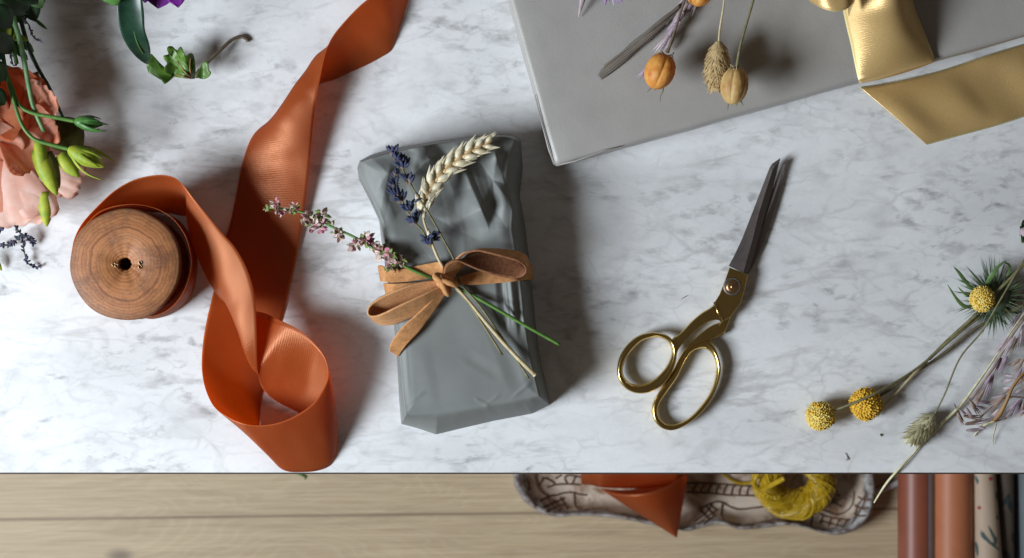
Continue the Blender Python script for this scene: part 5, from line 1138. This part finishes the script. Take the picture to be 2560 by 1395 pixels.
def roll(label, x0, x1, h, mat, xa=None, xb=None, deco=None, spiral=False):
    """paper roll lying away from the viewer; (x0,x1) its edges at the marble edge, (xa,xb) at the bottom of the picture"""
    xa, xb = xa or x0, xb or x1
    t = thing('paper_roll', label, 'paper roll', PF((x0 + x1) / 2, 1290, 0), 'wrapping paper rolls on the floor')
    bm = bmesh.new(); rows = []
    for i in range(25):
        f = -1.6 + 4.0 * i / 24; y = 1182 + 213 * f
        a, b_ = x0 + (xa - x0) * f, x1 + (xb - x1) * f
        r = (b_ - a) / 2 / PXM * (D + .72 - h / 1000) / D; q = PF((a + b_) / 2, y, h)
        row = []
        for k in range(49):
            th = 2 * math.pi * k / 48 + .6
            rr_ = r * (1 - .05 * k / 48) if spiral else r
            row.append(q + Vector((math.cos(th) * rr_, 0, math.sin(th) * rr_)))
        rows.append(row)
    grid(bm, rows); obj('paper', bm, mat, t)
    for l, w, mt in (deco or []):
        bm = bmesh.new()
        for s in l:
            pts = []
            for x, y in resample(cr(s, 4), 10):
                f = (y - 1182) / 213; a, b_ = x0 + (xa - x0) * f, x1 + (xb - x1) * f
                r = (b_ - a) / 2 / PXM * (D + .72 - h / 1000) / D; u = max(-.97, min(.97, (x - (a + b_) / 2) / ((b_ - a) / 2)))
                q = PF((a + b_) / 2, y, h); pts.append((q + Vector((u * r, 0, math.sqrt(1 - u * u) * r + .0004)), Vector((u, 0, math.sqrt(1 - u * u)))))
            rows = []
            for i, (p, nn) in enumerate(pts):
                tg = (pts[min(i + 1, len(pts) - 1)][0] - pts[max(i - 1, 0)][0]).normalized(); sd_ = tg.cross(nn).normalized()
                ww = w * (.25 + math.sin(math.pi * min(.95, .05 + i / (len(pts) - 1)))) * .6
                rows.append([p - sd_ * ww, p + sd_ * ww])
            grid(bm, rows, uv=False)
        obj('printed_motif', bm, M[mt], t)
    return t
Q = lambda l: [[(2160 + x * .1613, 1170 + y * .1613) for x, y in s] for s in l]
roll('glossy brick red paper roll at the left end of the rolls', 2245, 2336, 26, M['roll_gloss'])
r1 = bpy.data.objects['paper_roll']
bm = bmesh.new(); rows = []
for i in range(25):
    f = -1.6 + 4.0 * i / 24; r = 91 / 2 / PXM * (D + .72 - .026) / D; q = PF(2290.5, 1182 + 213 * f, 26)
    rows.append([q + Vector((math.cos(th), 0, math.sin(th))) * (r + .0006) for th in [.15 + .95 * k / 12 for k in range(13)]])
grid(bm, rows); obj('paper_lining', bm, M['roll_lining'], r1)  # bluish sheen painted as a blue-grey shell along the roll's right side
roll('matt terracotta paper roll second from the left', 2331, 2432, 30, M['roll_terra'])
dot = lambda x, y, r=14: [(x + r * math.cos(a) * .5, y + r * math.sin(a) * .6) for a in (0, .6, 1.2, 3.6, 4.2, 5.6)]
fern = [[(2040, 1245), (1960, 1180), (1850, 1090), (1790, 1010), (1765, 935)], [(1970, 1180), (1990, 1100), (1930, 1000), (1870, 870)], [(2000, 1050), (1960, 1130), (1900, 1130)], [(1790, 960), (1840, 1060), (1930, 1150)], [(1890, 900), (1950, 1040), (1975, 1150)], [(1760, 980), (1800, 1050), (1880, 1120)],
        [(1700, 110), (1712, 170), (1725, 235)], [(1695, 120), (1725, 190), (1715, 240)], [(2040, 340), (2010, 400), (2045, 490)], [(2055, 380), (2030, 440), (2050, 510)], [(2060, 720), (2020, 750), (2060, 780)], [(1705, 1120), (1722, 1200), (1735, 1330)], [(1698, 1150), (1718, 1240), (1725, 1380)]]
roll('cream paper roll printed with green fern sprigs and red dots', 2429, 2488, 34, M['roll_cream'], 2433, 2504, [(Q(fern), .0017, 'print_green'), (Q([[(1895, 150), (1925, 150)], [(1910, 130), (1910, 170)], [(1735, 597), (1758, 597)], [(1745, 580), (1745, 620)]]), .0034, 'print_red')])
roll('dark brown paper roll with blackish leaf print', 2484, 2534, 22, M['roll_brown'], 2496, 2536, [(Q([[(2200, 380), (2170, 480), (2090, 580)], [(2180, 470), (2220, 560), (2250, 680)], [(2130, 540), (2160, 500), (2190, 400)], [(2130, 1270), (2180, 1320), (2230, 1390)], [(2280, 970), (2290, 1080), (2310, 1180)]]), .0034, 'print_dark')])
roll('black paper roll between the brown and the blue grey roll', 2527, 2551, 16, M['roll_black'], 2531, 2553)
roll('blue grey paper roll at the right picture edge', 2547, 2610, 24, M['roll_grey'], 2551, 2614)
bm = bmesh.new(); tube(bm, [PF(738, 1182, 3), PF(752, 1186, 3), PF(764, 1192, 2), PF(762, 1199, 1)], [.0012, .0022, .0020, .0008], 6, flat=.4); tag(obj('leaf_scrap', bm, M['pale_leaf']), 'small blue green leaf scrap on the floor below the ribbon curl', 'scrap')
